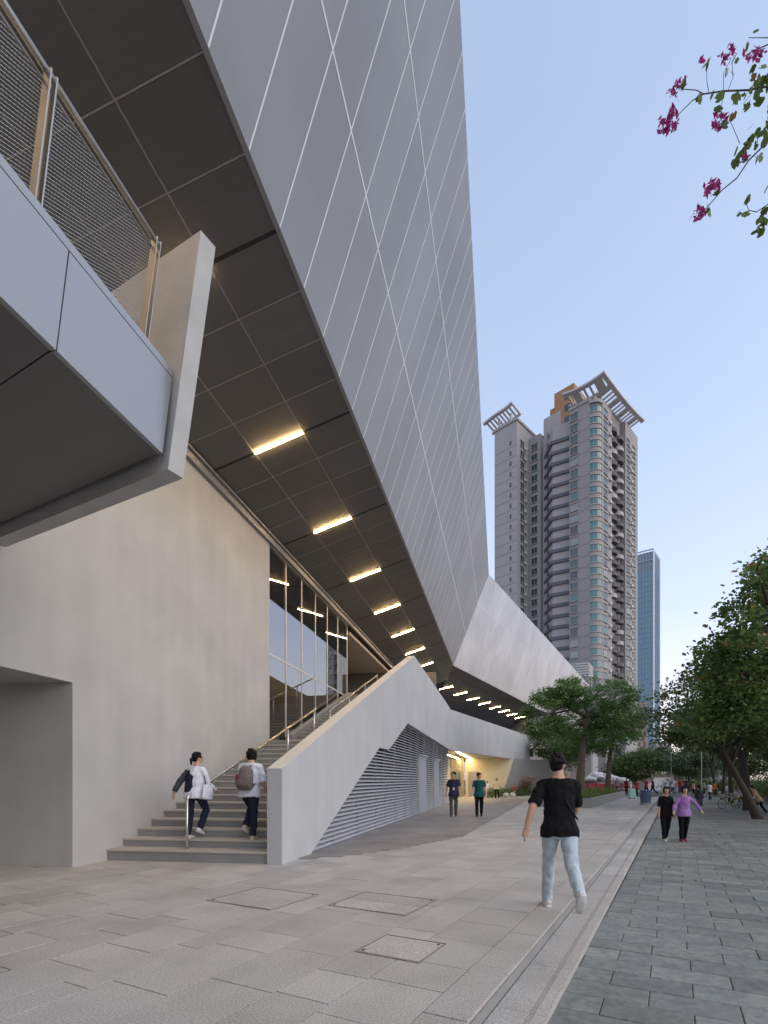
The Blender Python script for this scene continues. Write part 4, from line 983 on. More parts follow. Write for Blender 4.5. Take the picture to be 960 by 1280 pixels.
for x, y, k, sp in [(598, 165, 1, 2), (550, 240, 1, 3), (645, 345, 3, 14), (615, 410, 7, 22), (640, 440, 5, 20), (595, 480, 5, 16), (605, 520, 4, 15), (550, 550, 4, 13), (490, 505, 3, 10), (540, 500, 3, 10), (400, 535, 2, 8), (395, 570, 1, 5), (370, 495, 1, 5), (405, 490, 1, 4), (470, 590, 2, 8), (440, 640, 2, 8),
                    (640, 570, 4, 16), (655, 640, 5, 16), (620, 700, 9, 22), (570, 750, 10, 24), (530, 780, 8, 20), (500, 850, 3, 10), (600, 810, 3, 10), (640, 690, 6, 18), (560, 1030, 4, 14), (520, 1090, 3, 10), (645, 1090, 4, 12), (635, 1140, 8, 18), (620, 1190, 5, 12), (350, 1085, 3, 8), (395, 990, 2, 6), (340, 340, 4, 12), (495, 300, 3, 10), (460, 370, 3, 10), (230, 440, 3, 8), (320, 515, 4, 10), (650, 975, 2, 6), (585, 355, 1, 3)]: lf(x, y, k, sp)
for k in range(420):                                    # the rest of the crown
    p = top+Vector((random.gauss(.9, 1.2), random.gauss(0, 1.3), random.gauss(1.5, 1.1)))
    if p.y > 2.5 and PX+F*p.x/p.y > 985: leaves.append(p)
def fb(x, y, n_, sx_, sy_):
    for q in range(n_): xx, yy = zz_(x+random.gauss(0, sx_), y+random.gauss(0, sy_)); fl.append(at(xx, yy, YB+random.gauss(0, .04)))
fb(200, 430, 22, 16, 14); fb(172, 480, 18, 14, 12); fb(175, 575, 18, 14, 14); fb(140, 630, 34, 20, 18); fb(125, 670, 18, 14, 10); fb(175, 655, 18, 12, 10); fb(435, 295, 18, 12, 14); fb(478, 260, 16, 10, 14); fb(318, 312, 8, 7, 7); fb(590, 290, 30, 22, 16); fb(612, 255, 14, 12, 10)
fb(420, 600, 22, 18, 10); fb(390, 650, 22, 16, 12); fb(375, 965, 42, 20, 14); fb(345, 990, 14, 10, 8); fb(400, 945, 10, 8, 8); fb(315, 1100, 40, 20, 16); fb(285, 1130, 14, 9, 7); fb(540, 808, 12, 12, 6)
limb(tg, top, at(990, 100, YB+.4), .05, .012); limb(tg, top-ZV*.8, at(990, 155, YB+.4), .045, .012); limb(tg, top-ZV*1.6, at(990, 250, YB+.3), .04, .01); limb(tg, top, at(990, 45, YB+.4), .04, .01)
for k in range(14): limb(tg, top, top+Vector((random.gauss(.6, 1.1), random.gauss(0, 1.4), random.gauss(1.5, .9))), .03, .006)
tg.build('twigs', 'twig', ot, True); obj('leaves', leaf_mesh([tuple(p) for p in leaves], .052, 'leaf_near', 'leaves', 'lobed', .1), ot); obj('blossoms', leaf_mesh([tuple(p) for p in fl], .034, 'petal', 'blossoms', 'diamond', 0), ot)
# red flowering bush by the entrance
b0 = at(650, 990, 47); b0.z = 0
ft = thing('flower_bush', 'round red flowering bush in front of the grey angled wall', 'bush', b0)
pt_ = np.array(b0)+rng.normal(size=(2600, 3))*np.array([.55, .5, .35])+np.array([0, 0, 1.25]); obj('blossoms', leaf_mesh(pt_[:1300], .075, 'leaf_red', 'blossoms'), ft); obj('foliage', leaf_mesh(pt_[1300:]-np.array([0, 0, .35]), .08, 'leaf_dark', 'foliage'), ft)
MB().tube([b0, b0+ZV*1.1], .06, 8).build('stem', 'bark', ft)
for k in range(6):
    b1 = S(39+k*2.2, -13.6+k*.25, 0); pt_ = np.array(b1)+rng.normal(size=(700, 3))*np.array([.55, .55, .22])+np.array([0, 0, .35]); o = obj('hedge_shrub', leaf_mesh(pt_, .08, 'leaf_dark', 'hedge_shrub')); tag(o, 'low dark shrub in the bed between the flower bush and the planter', 'shrub', 'low shrubs in the bed')

# ================================================================== PEOPLE
def cloth(name, col, **k): return mat('cloth_'+name, col, .85, var=.16, scale=16, bump=.6, bscale=13, spec=.2, **k)
def ringset(path, seg=14):
    """path: list of (centre, rx, ry, xdir); rings across the path direction"""
    out = []
    n = len(path)
    for i, (c, rx, ry, xd) in enumerate(path):
        d = (Vector(path[min(i+1, n-1)][0])-Vector(path[max(i-1, 0)][0])).normalized()
        x = Vector(xd)-d*Vector(xd).dot(d); x = x.normalized(); y = d.cross(x)
        out.append([Vector(c)+x*rx*math.cos(2*math.pi*k/seg)+y*ry*math.sin(2*math.pi*k/seg) for k in range(seg)])
    return out
JOBS = []
FT = bpy.data.textures.new('folds', 'CLOUDS'); FT.noise_scale = .10; FT.noise_depth = 2
def fuse(mb, name, m, vox, smooth=2, fold=0):
    """voxel-fused skin over the lofts; all of them are evaluated together at the end"""
    o = bpy.data.objects.new('tmp', mb.mesh('tmp', None)); C.objects.link(o)
    md = o.modifiers.new('r', 'REMESH'); md.mode = 'VOXEL'; md.voxel_size = vox; md.use_smooth_shade = True
    if smooth: ms = o.modifiers.new('s', 'SMOOTH'); ms.factor = .5; ms.iterations = smooth
    if fold: dm = o.modifiers.new('f', 'DISPLACE'); dm.texture = FT; dm.strength = fold; dm.mid_level = .45; dm.texture_coords = 'LOCAL'
    ph = bpy.data.meshes.new(name+'_placeholder'); JOBS.append((ph.name, o, name, m)); return ph
def rot_y(v, a): return v
def person(label, pos, heading, height, shirt, trousers, shoes, legs=((12, 5), (-14, 22)), arms=((-14, 18, 8), (14, 18, 8)), sleeve=.5, vox=.014, hair='short', head_turn=0, lean=2, female=False, skirt=None, group=None, width=1.0, extra=None, skin='skin', hemlen=.0):
    """legs, arms: (right, left) = swing forward deg, bend deg (, spread deg). Local +Y is forward, +X the person's right."""
    K = height/1.75; t_ = thing('person', label, 'person', pos, heading, group)
    X, Y = Vector((1, 0, 0)), Vector((0, 1, 0))
    hipz = .92
    def swing(v, a): return Vector((v.x, v.y*math.cos(a)-v.z*math.sin(a), v.y*math.sin(a)+v.z*math.cos(a)))
    def down(a, spread=0, s=1): d = swing(Vector((0, 0, -1)), R(a)); return (d+X*s*math.tan(R(spread))).normalized()
    L = []
    for (sw, bend), s in zip(legs, (1, -1)):
        h = Vector((.088*s, 0, hipz)); k = h+down(sw, 1, s)*.43; a = k+down(sw-bend, 0, s)*.42; L.append((h, k, a, sw-bend))
    low = min(a.z for _, _, a, _ in L)-.085; dz = -low
    def P(v): return (Vector(v)+ZV*dz)*K
    ln = math.tan(R(lean))
    def T(z, y=0, x=0): return Vector((x, y+(z-hipz)*ln, z))
    w_ = width
    tor = [(.86, .150, .105), (.93, .168, .118), (1.02, .150, .106), (1.10, .142, .100), (1.20, .156, .112), (1.30, .172, .118), (1.38, .176, .105), (1.43, .140, .085), (1.465, .080, .070)] if not female else [(.86, .155, .115), (.93, .172, .128), (1.02, .150, .112), (1.10, .136, .102), (1.20, .146, .118), (1.28, .156, .125), (1.36, .156, .100), (1.41, .125, .080), (1.45, .070, .065)]
    shz, shx = (1.39, .178) if not female else (1.365, .160)
    A = []
    for (sw, bend, spr), s in zip(arms, (1, -1)):
        sh = T(shz, 0, shx*s*w_**.5); e = sh+down(sw, spr, s)*.285; wv_ = e+down(sw+bend, spr*.6, s)*.245; A.append((sh, e, wv_, sw+bend, spr, s))
    def sc(path): return [(P(c), rx*K, ry*K, xd) for c, rx, ry, xd in path]
    body = MB()
    body.loft(ringset(sc([(T(z), rx*.96*w_, ry*.96*w_, X) for z, rx, ry in tor]+[(T(1.50, .008), .062, .064, X), (T(1.55, .012), .058, .060, X)])))
    for (h, k, a, pa), s in zip(L, (1, -1)):
        body.loft(ringset(sc([(h+ZV*.03, .082*w_, .088*w_, X), (h.lerp(k, .35), .078*w_, .082*w_, X), (h.lerp(k, .8), .056*w_, .060*w_, X), (k, .052, .056, X), (k.lerp(a, .3), .053, .058, X), (k.lerp(a, .8), .036, .038, X), (a, .034, .036, X)])))
    hq = Quaternion((0, 0, 1), R(head_turn)).to_matrix(); hc = T(1.628, .024)
    def HV(x, y, z): return hc+hq @ Vector((x, y, z))
    body.ell(P(hc+ZV*.015), .082*K, .100*K, .104*K, 16, 12, hq); body.ell(P(HV(0, .022, -.055)), .057*K, .066*K, .062*K, 12, 8, hq)
    body.ell(P(HV(0, .100, -.015)), .013*K, .019*K, .024*K, 8, 6, hq)
    for s in (1, -1): body.ell(P(HV(.078*s, -.005, -.005)), .010*K, .020*K, .030*K, 8, 6, hq)
    for sh, e, wv_, pa, spr, s in A:
        body.loft(ringset(sc([(sh, .050, .052, Y), (sh.lerp(e, .4), .047, .049, Y), (e, .040, .042, Y), (e.lerp(wv_, .3), .040, .041, Y), (wv_, .026, .030, Y)])))
        d = down(pa+6, spr*.4, s); pe = wv_+d*.09
        body.loft(ringset(sc([(wv_-d*.02, .020, .028, Y), (wv_+d*.03, .018, .038, Y), (pe, .015, .040, Y)]), 10))
        for q, (oy, fl_) in enumerate(((.030, .066), (.010, .076), (-.010, .070), (-.029, .054))):
            f0 = pe+Y*oy*math.cos(R(pa))-d*.008; d2 = down(pa+22+4*q, -6, s); d3 = down(pa+58, -10, s)
            body.tube([P(f0), P(f0+d*fl_*.45), P(f0+d*fl_*.45+d2*fl_*.35), P(f0+d*fl_*.45+d2*fl_*.35+d3*fl_*.25)], [.0095*K, .009*K, .008*K, .007*K], 7)
        th0 = wv_+d*.035+Y*.03; dt = (d+Y*.75).normalized(); body.tube([P(th0), P(th0+dt*.035), P(th0+dt*.035+d*.03)], [.011*K, .010*K, .008*K], 7)
    obj('body', fuse(body, 'body', skin, vox*.9), t_, local=True)
    # shirt
    gr = .014; hem = (.80 if not skirt else .95)-hemlen
    sh_ = MB(); base = [(hem, .198, .158), (hem+.07, .198, .158)]+[(z, max(rx, .188 if z < 1.0 else .156), max(ry, .146 if z < 1.0 else .112)) for z, rx, ry in tor if z > hem+.10]
    sh_.loft(ringset(sc([(T(z), (rx+gr)*w_, (ry+gr)*w_, X) for z, rx, ry in base[:-1]]+[(T(base[-1][0]-.005), base[-1][1]+.004, base[-1][2]+.006, X)])))
    for sh, e, wv_, pa, spr, s in A:
        if sleeve <= 1: end = sh.lerp(e, max(.2, sleeve*1.15) if sleeve < 1 else 1); pth = [(sh-X*s*.05+ZV*.012, .066, .070, Y), (sh, .068, .070, Y), (sh.lerp(end, .5), .066, .069, Y), (end, .062, .068, Y)]
        else: pth = [(sh-X*s*.05+ZV*.012, .066, .070, Y), (sh, .067, .070, Y), (sh.lerp(e, .5), .060, .063, Y), (e, .051, .054, Y), (e.lerp(wv_, .5), .048, .050, Y), (wv_.lerp(e, .08), .038, .042, Y)]
        sh_.loft(ringset(sc(pth))); sh_.ell(P(sh-X*s*.012), .074*K, .074*K, .070*K, 12, 8)
    obj('shirt', fuse(sh_, 'shirt', shirt, vox, 2, .035), t_, local=True)
    # trousers or skirt
    tr_ = MB()
    if skirt:
        tr_.loft(ringset(sc([(T(1.0), .155, .115, X), (T(.9), .178, .135, X), (T(skirt+.1), .20, .16, X), (T(skirt), .22, .18, X)])))
    else:
        tr_.loft(ringset(sc([(T(.80), .150*w_, .105*w_, X), (T(.88), .168*w_, .120*w_, X), (T(.93), .164*w_, .118*w_, X), (T(.97), .148*w_, .106*w_, X)])))
        for h, k, a, pa in L:
            tr_.loft(ringset(sc([(h+ZV*.04, .095*w_, .10*w_, X), (h.lerp(k, .3), .094*w_, .098*w_, X), (h.lerp(k, .8), .073*w_, .078*w_, X), (k, .070*w_, .074*w_, X), (k.lerp(a, .4), .067, .072, X), (k.lerp(a, .8), .060, .064, X), (a-ZV*.015, .058, .064, X)])))
    obj('skirt' if skirt else 'trousers', fuse(tr_, 'trousers', trousers, vox, 2, .030), t_, local=True)
    for (h, k, a, pa), s in zip(L, (1, -1)):
        tilt = R(pa*.9) if abs(pa) > 12 else 0; q = Matrix.Rotation(tilt, 3, 'X')
        def SV(y, z): return a+q @ Vector((0, y, z))
        so_ = MB(); so_.loft(ringset([(P(SV(-.075, -.045)), .026*K, .030*K, X), (P(SV(-.05, -.042)), .042*K, .044*K, X), (P(SV(.03, -.045)), .045*K, .042*K, X), (P(SV(.11, -.058)), .048*K, .030*K, X), (P(SV(.165, -.062)), .038*K, .022*K, X), (P(SV(.19, -.064)), .018*K, .014*K, X)], 12))
        so_.tube([P(SV(-.01, -.02)), P(SV(-.005, .05))], [.044*K, .036*K], 10)
        sho = obj('shoe', fuse(so_, 'shoe', shoes, min(vox, .012)), t_, local=True)
        sl_ = MB(); sl_.loft(ringset([(P(SV(-.078, -.078)), .034*K, .010*K, X), (P(SV(.03, -.079)), .046*K, .010*K, X), (P(SV(.12, -.079)), .049*K, .010*K, X), (P(SV(.19, -.076)), .022*K, .010*K, X)], 10)); sl_.build('sole', 'white_sole', sho, True, local=True)
    # hair
    hm = MB(); hm.ell(P(HV(0, -.018, .035)), .088*K, .104*K, .094*K, 14, 10, hq)
    if hair == 'short': hm.ell(P(HV(0, -.05, -.02)), .074*K, .06*K, .07*K, 12, 8, hq); hm.ell(P(HV(0, .055, .085)), .07*K, .045*K, .03*K, 10, 6, hq)
    elif hair == 'bob':
        hm.ell(P(HV(0, -.045, -.02)), .092*K, .072*K, .095*K, 12, 8, hq)
        for s in (1, -1): hm.ell(P(HV(.075*s, .0, -.02)), .022*K, .055*K, .08*K, 8, 6, hq)
        hm.ell(P(HV(0, .06, .075)), .07*K, .045*K, .03*K, 10, 6, hq)
    else:
        hm.ell(P(HV(0, -.05, -.01)), .078*K, .06*K, .075*K, 12, 8, hq); hm.tube([P(HV(0, -.10, .02)), P(HV(0, -.135, -.03)), P(HV(0, -.13, -.14 if hair == 'tail' else -.34))], [.03*K, .034*K, .016*K], 8)
    for q in range(46):
        a = random.uniform(.5, 2*math.pi-.5)+math.pi/2; e_ = random.uniform(-.25, 1.3); hm.ell(P(HV(.086*math.cos(a)*math.cos(e_), -.018+.104*math.sin(a)*math.cos(e_), .035+.096*math.sin(e_))), .020*K, .022*K, .016*K, 6, 5, hq)
    obj('hair', fuse(hm, 'hair', 'hair', vox*.9, 1), t_, local=True)
    for s in (1, -1):
        MB().ell(P(HV(.030*s, .088, .006)), .013*K, .008*K, .007*K, 8, 6, hq).build('eye', 'eye', t_, True, local=True)
        MB().ell(P(HV(.031*s, .089, .028)), .020*K, .008*K, .005*K, 8, 6, hq).build('eyebrow', 'hair', t_, True, local=True)
    MB().ell(P(HV(0, .084, -.062)), .022*K, .007*K, .006*K, 8, 6, hq).build('mouth', 'lip', t_, True, local=True)
    global ARMS
    ARMS = A
    if extra: extra(t_, P, T, X, Y, K)
    return t_
mat('white_sole', (.6, .6, .58), .6); mat('eye', (.02, .015, .012), .3); mat('lip', (.30, .12, .10), .5)
BLK = 'black_cloth'; NAVY = cloth('navy', (.018, .02, .04)); GREYT = cloth('grey_trouser', (.075, .078, .08)); TEAL = cloth('teal', (.012, .085, .085)); JEAN = cloth('pale_jean', (.42, .49, .53)); WHT = cloth('white', (.66, .67, .74)); PURP = cloth('purple', (.30, .16, .38)); MAUVE = cloth('navy_tee', (.028, .026, .055))
WSH = cloth('white_shoe', (.60, .60, .60)); CSH = cloth('cream_shoe', (.55, .48, .34)); BSH = cloth('black_shoe', (.012, .012, .014)); RSH = cloth('red_shoe', (.22, .03, .05)); BRS = cloth('brown_shoe', (.10, .07, .05)); RED = cloth('red', (.42, .03, .05)); YEL = cloth('yellow_white', (.60, .52, .38)); GRY = cloth('grey', (.2, .2, .21)); BLUE = cloth('blue', (.06, .10, .28)); DRESS = cloth('dark_dress', (.05, .045, .06)); TAN = cloth('tan', (.42, .30, .20))
# man in black walking away along the plaza edge
mp = Vector((1.37, 5.50, 0))
def man_x(t_, P, T, X, Y, K):
    st_ = MB(); st_.tube([P(T(1.40, .095, -.10)), P(T(1.462, .03, -.085)), P(T(1.44, -.075, -.06)), P(T(1.30, -.125, .02)), P(T(1.12, -.115, .11)), P(T(1.02, -.04, .19))], .010*K, 6); st_.build('bag_strap', NAVY, t_, True, local=True)
person('man in black t-shirt and pale jeans striding along the kerb edge', mp, R(-3), 1.77, BLK, JEAN, WSH, legs=((-26, 34), (20, 10)), arms=((26, 40, 8), (-24, 22, 26)), sleeve=.75, vox=.009, head_turn=-28, lean=6, extra=man_x, hemlen=-.03)
# two men coming from the entrance
p = G(567, 1021); q = G(599, 1021)
def badge(t_, P, T, X, Y, K):
    MB().tube([P(T(1.44, .05, -.05)), P(T(1.33, .130, -.03)), P(T(1.14, .136, 0)), P(T(1.33, .130, .03)), P(T(1.44, .05, .05))], .005*K, 5).build('lanyard', BLUE, t_, local=True)
    MB().cbox(P(T(1.09, .140, 0)), X*.07*K, Vector((0, .008, 0)), ZV*.10*K).build('badge', 'crown_white', t_, local=True)
person('man in navy t-shirt with a white badge and grey trousers', p, R(180), 1.75, MAUVE, GREYT, BRS, legs=((4, 4), (-3, 6)), arms=((-8, 16, 16), (6, 20, 10)), sleeve=.65, vox=.013, head_turn=-25, extra=badge)
person('man in teal green t-shirt and black trousers', q, R(176), 1.72, TEAL, BLK, BSH, legs=((6, 10), (-12, 14)), arms=((2, 30, 14), (-4, 20, 12)), sleeve=.6, vox=.013, head_turn=40, width=1.06)
# two women on the pavement
def onp(x, Y): tt = 0; v = at(x, YH, Y); tt = v.dot(U2); return Vector((v.x, v.y, pz(tt)+.003))
person('woman with short hair in black t-shirt and black trousers', onp(832, 14.2), R(176), 1.54, BLK, BLK, CSH, legs=((12, 6), (-8, 16)), arms=((2, 14, 10), (-2, 14, 10)), sleeve=.8, vox=.012, hair='bob', female=True, width=1.12)
person('woman in purple long-sleeved top and black trousers, one arm swung out', onp(855, 14.0), R(178), 1.54, PURP, BLK, RSH, legs=((3, 4), (-6, 12)), arms=((12, 20, 34), (10, 10, 46)), sleeve=1.5, vox=.012, hair='bob', female=True, width=1.06)
# students on the steps
def onstep(x, k, dt=.2, n_=None):
    for t10 in range(200):
        pass
    tt = STEP_T[k-1]+dt; qx = (x-PX)/F
    # point on the step at along=tt whose projection is column x
    nn = (qx*U.y*tt-U.x*tt)/(N.x-qx*N.y); return B(tt, nn, STEP_Z[k-1])
def girl_x(t_, P, T, X, Y, K):
    j = MB(); j.loft(ringset([(P(T(z, -.03, -.05)), rx*K, ry*K, X) for z, rx, ry in ((.92, .135, .135), (1.02, .140, .135), (1.16, .135, .130), (1.30, .130, .120), (1.38, .100, .09))])); obj('jacket', fuse(j, 'jacket', NAVY, .013), t_, local=True)
    sh, e, wv_ = ARMS[1][:3]; js = MB(); js.loft(ringset([(P(c), r*K, r*K, Y) for c, r in ((sh, .078), (sh.lerp(e, .5), .070), (e, .064), (e.lerp(wv_, .5), .060), (e.lerp(wv_, .9), .052))])); obj('jacket_sleeve', fuse(js, 'jacket_sleeve', cloth('slate_jacket', (.06, .065, .075)), .013, 2, .03), t_, local=True)
    b = MB(); b.loft(ringset([(P(T(z, .05, .27)), rx*K, ry*K, Y) for z, rx, ry in ((.78, .13, .03), (.80, .16, .05), (.95, .16, .05), (1.08, .14, .03))], 12)); bt = obj('tote_bag', fuse(b, 'tote_bag', WHT, .013), t_, local=True)
    MB().tube([P(T(1.08, -.03, .27)), P(T(1.42, .0, .15)), P(T(1.08, .13, .27))], .008*K, 5).build('bag_strap', NAVY, bt, local=True)
    pass
person('student with ponytail in a white top with a navy jacket on the bottom steps', onstep(243, 2, .12), R(-12), 1.60, WHT, NAVY, WSH, legs=((34, 62), (-2, 4)), arms=((18, 40, 10), (-24, 12, 34)), sleeve=1.5, vox=.012, hair='tail', head_turn=-35, female=True, lean=7, extra=girl_x)
def pack_x(t_, P, T, X, Y, K):
    b = MB(); b.loft(ringset([(P(T(.96, -.20)), .135*K, .07*K, X), (P(T(1.0, -.22)), .155*K, .10*K, X), (P(T(1.18, -.215)), .155*K, .10*K, X), (P(T(1.34, -.19)), .13*K, .08*K, X), (P(T(1.40, -.165)), .07*K, .04*K, X)], 16)); bk = obj('backpack', fuse(b, 'backpack', cloth('taupe', (.17, .14, .135)), .013), t_, local=True)
    b = MB(); b.loft(ringset([(P(T(.99, -.325)), .11*K, .02*K, X), (P(T(1.06, -.34)), .12*K, .03*K, X), (P(T(1.16, -.33)), .11*K, .02*K, X)], 12)); b.build('pocket', cloth('taupe2', (.14, .115, .11)), bk, True, local=True)
    for s in (1, -1): MB().tube([P(T(1.40, -.15, .06*s)), P(T(1.45, -.03, .09*s)), P(T(1.36, .11, .10*s)), P(T(1.12, .06, .15*s)), P(T(1.04, -.14, .13*s))], .016*K, 6).build('strap', cloth('taupe2', (.14, .115, .11)), bk, True, local=True)
    MB().cbox(P(T(1.16, -.20, -.165)), X*.02, Y*.12*K, ZV*.16*K).build('red_tag', RED, bk, local=True)
person('student in white shirt carrying a taupe backpack on the bottom steps', onstep(312, 2, .15), R(-4), 1.66, WHT, NAVY, CSH, legs=((-2, 4), (40, 74)), arms=((6, 30, 10), (10, 50, 8)), sleeve=.9, vox=.012, hair='bob', lean=6, extra=pack_x)
# passers-by in the distance
def far(label, x, Y, h_, shirt, tr, heading=0, plaza=True, **k):
    v = at(x, YH, Y); z = 0 if plaza else pz(v.dot(U2)); z = z if v.dot(U2) < 64 else -.40
    person(label, Vector((v.x, v.y, z)), R(heading), h_, shirt, tr, k.pop('shoes', BSH), vox=.026, group='passers-by in the distance', **k)
far('woman in pale yellow top and black trousers near the angled wall', 621, 39, 1.58, YEL, BLK, 160, hair='bob', female=True, arms=((10, 60, 10), (-10, 20, 16)))
far('child in white top beside the cream wall', 609, 44, 1.35, WHT, WHT, 20)
far('child in red top beside the round stone stools', 643, 44, 1.05, RED, WHT, 200)
far('woman in dark dress walking away on the pavement', 874, 28.5, 1.58, DRESS, DRESS, -10, False, hair='long', female=True, skirt=.42, sleeve=1.5)
far('man in white shirt and dark trousers walking down the pavement', 887, 46, 1.66, WHT, NAVY, 10, False)
far('person in red top beside the barrel', 808, 46, 1.6, RED, BLK, 120)
far('person in black stepping past the barrel', 816, 48, 1.65, BLK, BLK, 60, legs=((24, 10), (-22, 24)))
far('person in white cap and pale shirt among the crowd', 834, 52, 1.6, WHT, BLUE, 190)
far('person in white and blue bending by the grass', 841, 50, 1.6, WHT, BLUE, 250, lean=24)
far('person in red top and blue trousers in the crowd', 850, 54, 1.65, RED, BLUE, 170)
far('person in navy top beside the person in red and blue', 858, 56, 1.66, MAUVE, BLK, 20)
far('person in pink top near the round street tree', 867, 60, 1.6, cloth('pink', (.45, .22, .28)), BLK, 30)
far('person in grey top at the end of the pavement', 880, 66, 1.65, GRY, NAVY, 10, False)
far('person in orange vest sweeping by the verge', 892, 58, 1.62, cloth('orange', (.5, .16, .04)), GREYT, 200, False, lean=14)
far('cyclist in purple top beside the parked bicycles', 925, 36, 1.5, PURP, BLK, 60, False)
far('person in tan top half hidden by the leaning trunk', 949, 27, 1.55, TAN, BLK, 80, False, lean=30)
far('person in maroon top in front of the red barrier', 783, 50, 1.62, cloth('maroon', (.15, .03, .05)), BLK, 170)
far('person in dark clothes standing by the red barrier', 771, 52, 1.66, GRY, BLK, 190)
far('person in crimson top next to the mint suitcase', 796, 44, 1.45, RED, BLK, 210)
far('woman in white top sitting-out by the verge', 908, 52, 1.5, WHT, GRY, 200, False, hair='bob', female=True)

dg = bpy.context.evaluated_depsgraph_get(); done = {}
for ph, o, name, m in JOBS:
    out = bpy.data.meshes.new_from_object(o.evaluated_get(dg)); out.name = name
    out.materials.clear(); out.materials.append(MATS[m] if isinstance(m, str) else m); out.shade_smooth(); done[ph] = out
for ph, o, name, m in JOBS: bpy.data.objects.remove(o)
for o in C.objects:
    if o.type == 'MESH' and o.data.name in done: o.data = done[o.data.name]

# ================================================================== STREET FURNITURE
def lathe(prof, seg=24): 
    return [[Vector((r*math.cos(2*math.pi*k/seg), r*math.sin(2*math.pi*k/seg), z)) for k in range(seg)] for r, z in prof]
v = at(807, YH, 29); bb = thing('barrel', 'dark blue round litter barrel standing near the kerb', 'barrel', (v.x, v.y, 0))
MB().loft(lathe([(.27, 0), (.29, .02), (.30, .12), (.285, .14), (.31, .40), (.315, .60), (.30, .72), (.29, .74), (.305, .76), (.30, .84), (.28, .85)])).build('drum', mat('blue_paint', (.05, .085, .16), .5, var=.15, scale=8), bb, True, local=True)
MB().loft(lathe([(.25, .82), (.25, .855)])).build('lid', mat('blue_lid', (.035, .06, .11), .6), bb, local=True)
MB().loft(lathe([(.30, .0), (.32, .01), (.32, .10), (.30, .11)])).build('base_ring', 'grey_wall', bb, local=True)
# mint suitcase
v = at(790, YH, 38.5); sc_ = thing('suitcase', 'mint green wheeled suitcase beside the barrel', 'suitcase', (v.x, v.y, 0), .2)
MB().box((-.24, -.14, .08), (.48, 0, 0), (0, .28, 0), (0, 0, .68)).build('shell', mat('mint', (.30, .55, .48), .5), sc_, local=True)
h_ = MB(); h_.tube([(-.12, 0, .74), (-.12, 0, 1.05), (.12, 0, 1.05), (.12, 0, .74)], .014, 6); h_.build('handle', 'steel_dull', sc_, local=True)
for a in (-.18, .18):
    MB().cbox((a, 0, .04), (.05, 0, 0), (0, .2, 0), (0, 0, .078)).build('wheel', 'dark', sc_, local=True)
# red barrier with a heap of white sacks behind it
v = at(726, YH, 58); v.z = 0; w2 = at(788, YH, 58); bdir = (w2-v); bdir.z = 0; bl_ = bdir.length; bdir.normalize()
rb = thing('construction_barrier', 'long red construction barrier in front of heaped white sacks', 'barrier', v)
for k in range(6):
    MB().box(v+bdir*(bl_/6*k+.02), bdir*(bl_/6-.04), Vector((0, .08, 0)), ZV*1.05).build('panel', mat('barrier_red', (.38, .035, .05), .6, var=.1, scale=2), rb)
    MB().box(v+bdir*(bl_/6*k+.02)+Vector((0, -.006, .35)), bdir*(bl_/6-.04), Vector((0, .004, 0)), ZV*.12).build('stripe', 'crown_white', rb)
    MB().box(v+bdir*(bl_/6*k)+Vector((0, -.12, 0)), bdir*.06, Vector((0, .3, 0)), ZV*1.12).build('post', 'trim', rb)
for k in range(34):
    x = random.random(); zt = 1.0+1.1*math.sin(math.pi*(x*.85+.1))*random.uniform(.35, 1); c = v+bdir*(x*bl_)+Vector((0, random.uniform(.6, 2.4), zt))
    sk_ = MB(); sk_.ell((0, 0, 0), random.uniform(.55, .8), .5, random.uniform(.25, .4), 12, 8)
    for q in sk_.v: q += Vector((random.gauss(0, .03), random.gauss(0, .03), random.gauss(0, .03)))
    o = obj('white_sack', sk_.mesh('white_sack', mat('sack', (.55, .55, .56), .7, var=.1, scale=4), True), mw=Matrix.Translation(c) @ Matrix.Rotation(random.random()*3, 4, 'Z')); tag(o, 'white sack in the heap behind the red barrier', 'sack', 'heaped white sacks')
# mound under the sacks
mm = MB(); mm.ell(v+bdir*bl_*.5+Vector((0, 1.8, .2)), bl_*.52, 1.6, 1.3, 20, 8); o = mm.build('rubble_mound', 'sack', None, True); tag(o, 'pale tarpaulin covered mound under the white sacks', 'mound')
# round stone stools
for k, x in enumerate((632.5, 641)):
    v = at(x, YH, 41+k*.6); s_ = thing('stone_stool', ['round stone stool beside the entrance path, next to the red child', 'second round stone stool, closer to the flower bush'][k], 'stool', (v.x, v.y, 0), 0, 'round stone stools')
    MB().loft(lathe([(.14, 0), (.20, .05), (.24, .16), (.24, .25), (.18, .36), (.08, .40)])).build('seat', mat('stool_stone', (.5, .49, .47), .7), s_, True, local=True); MB().loft(lathe([(.2, -.005), (.2, .03)])).build('foot', 'grey_wall', s_, local=True)
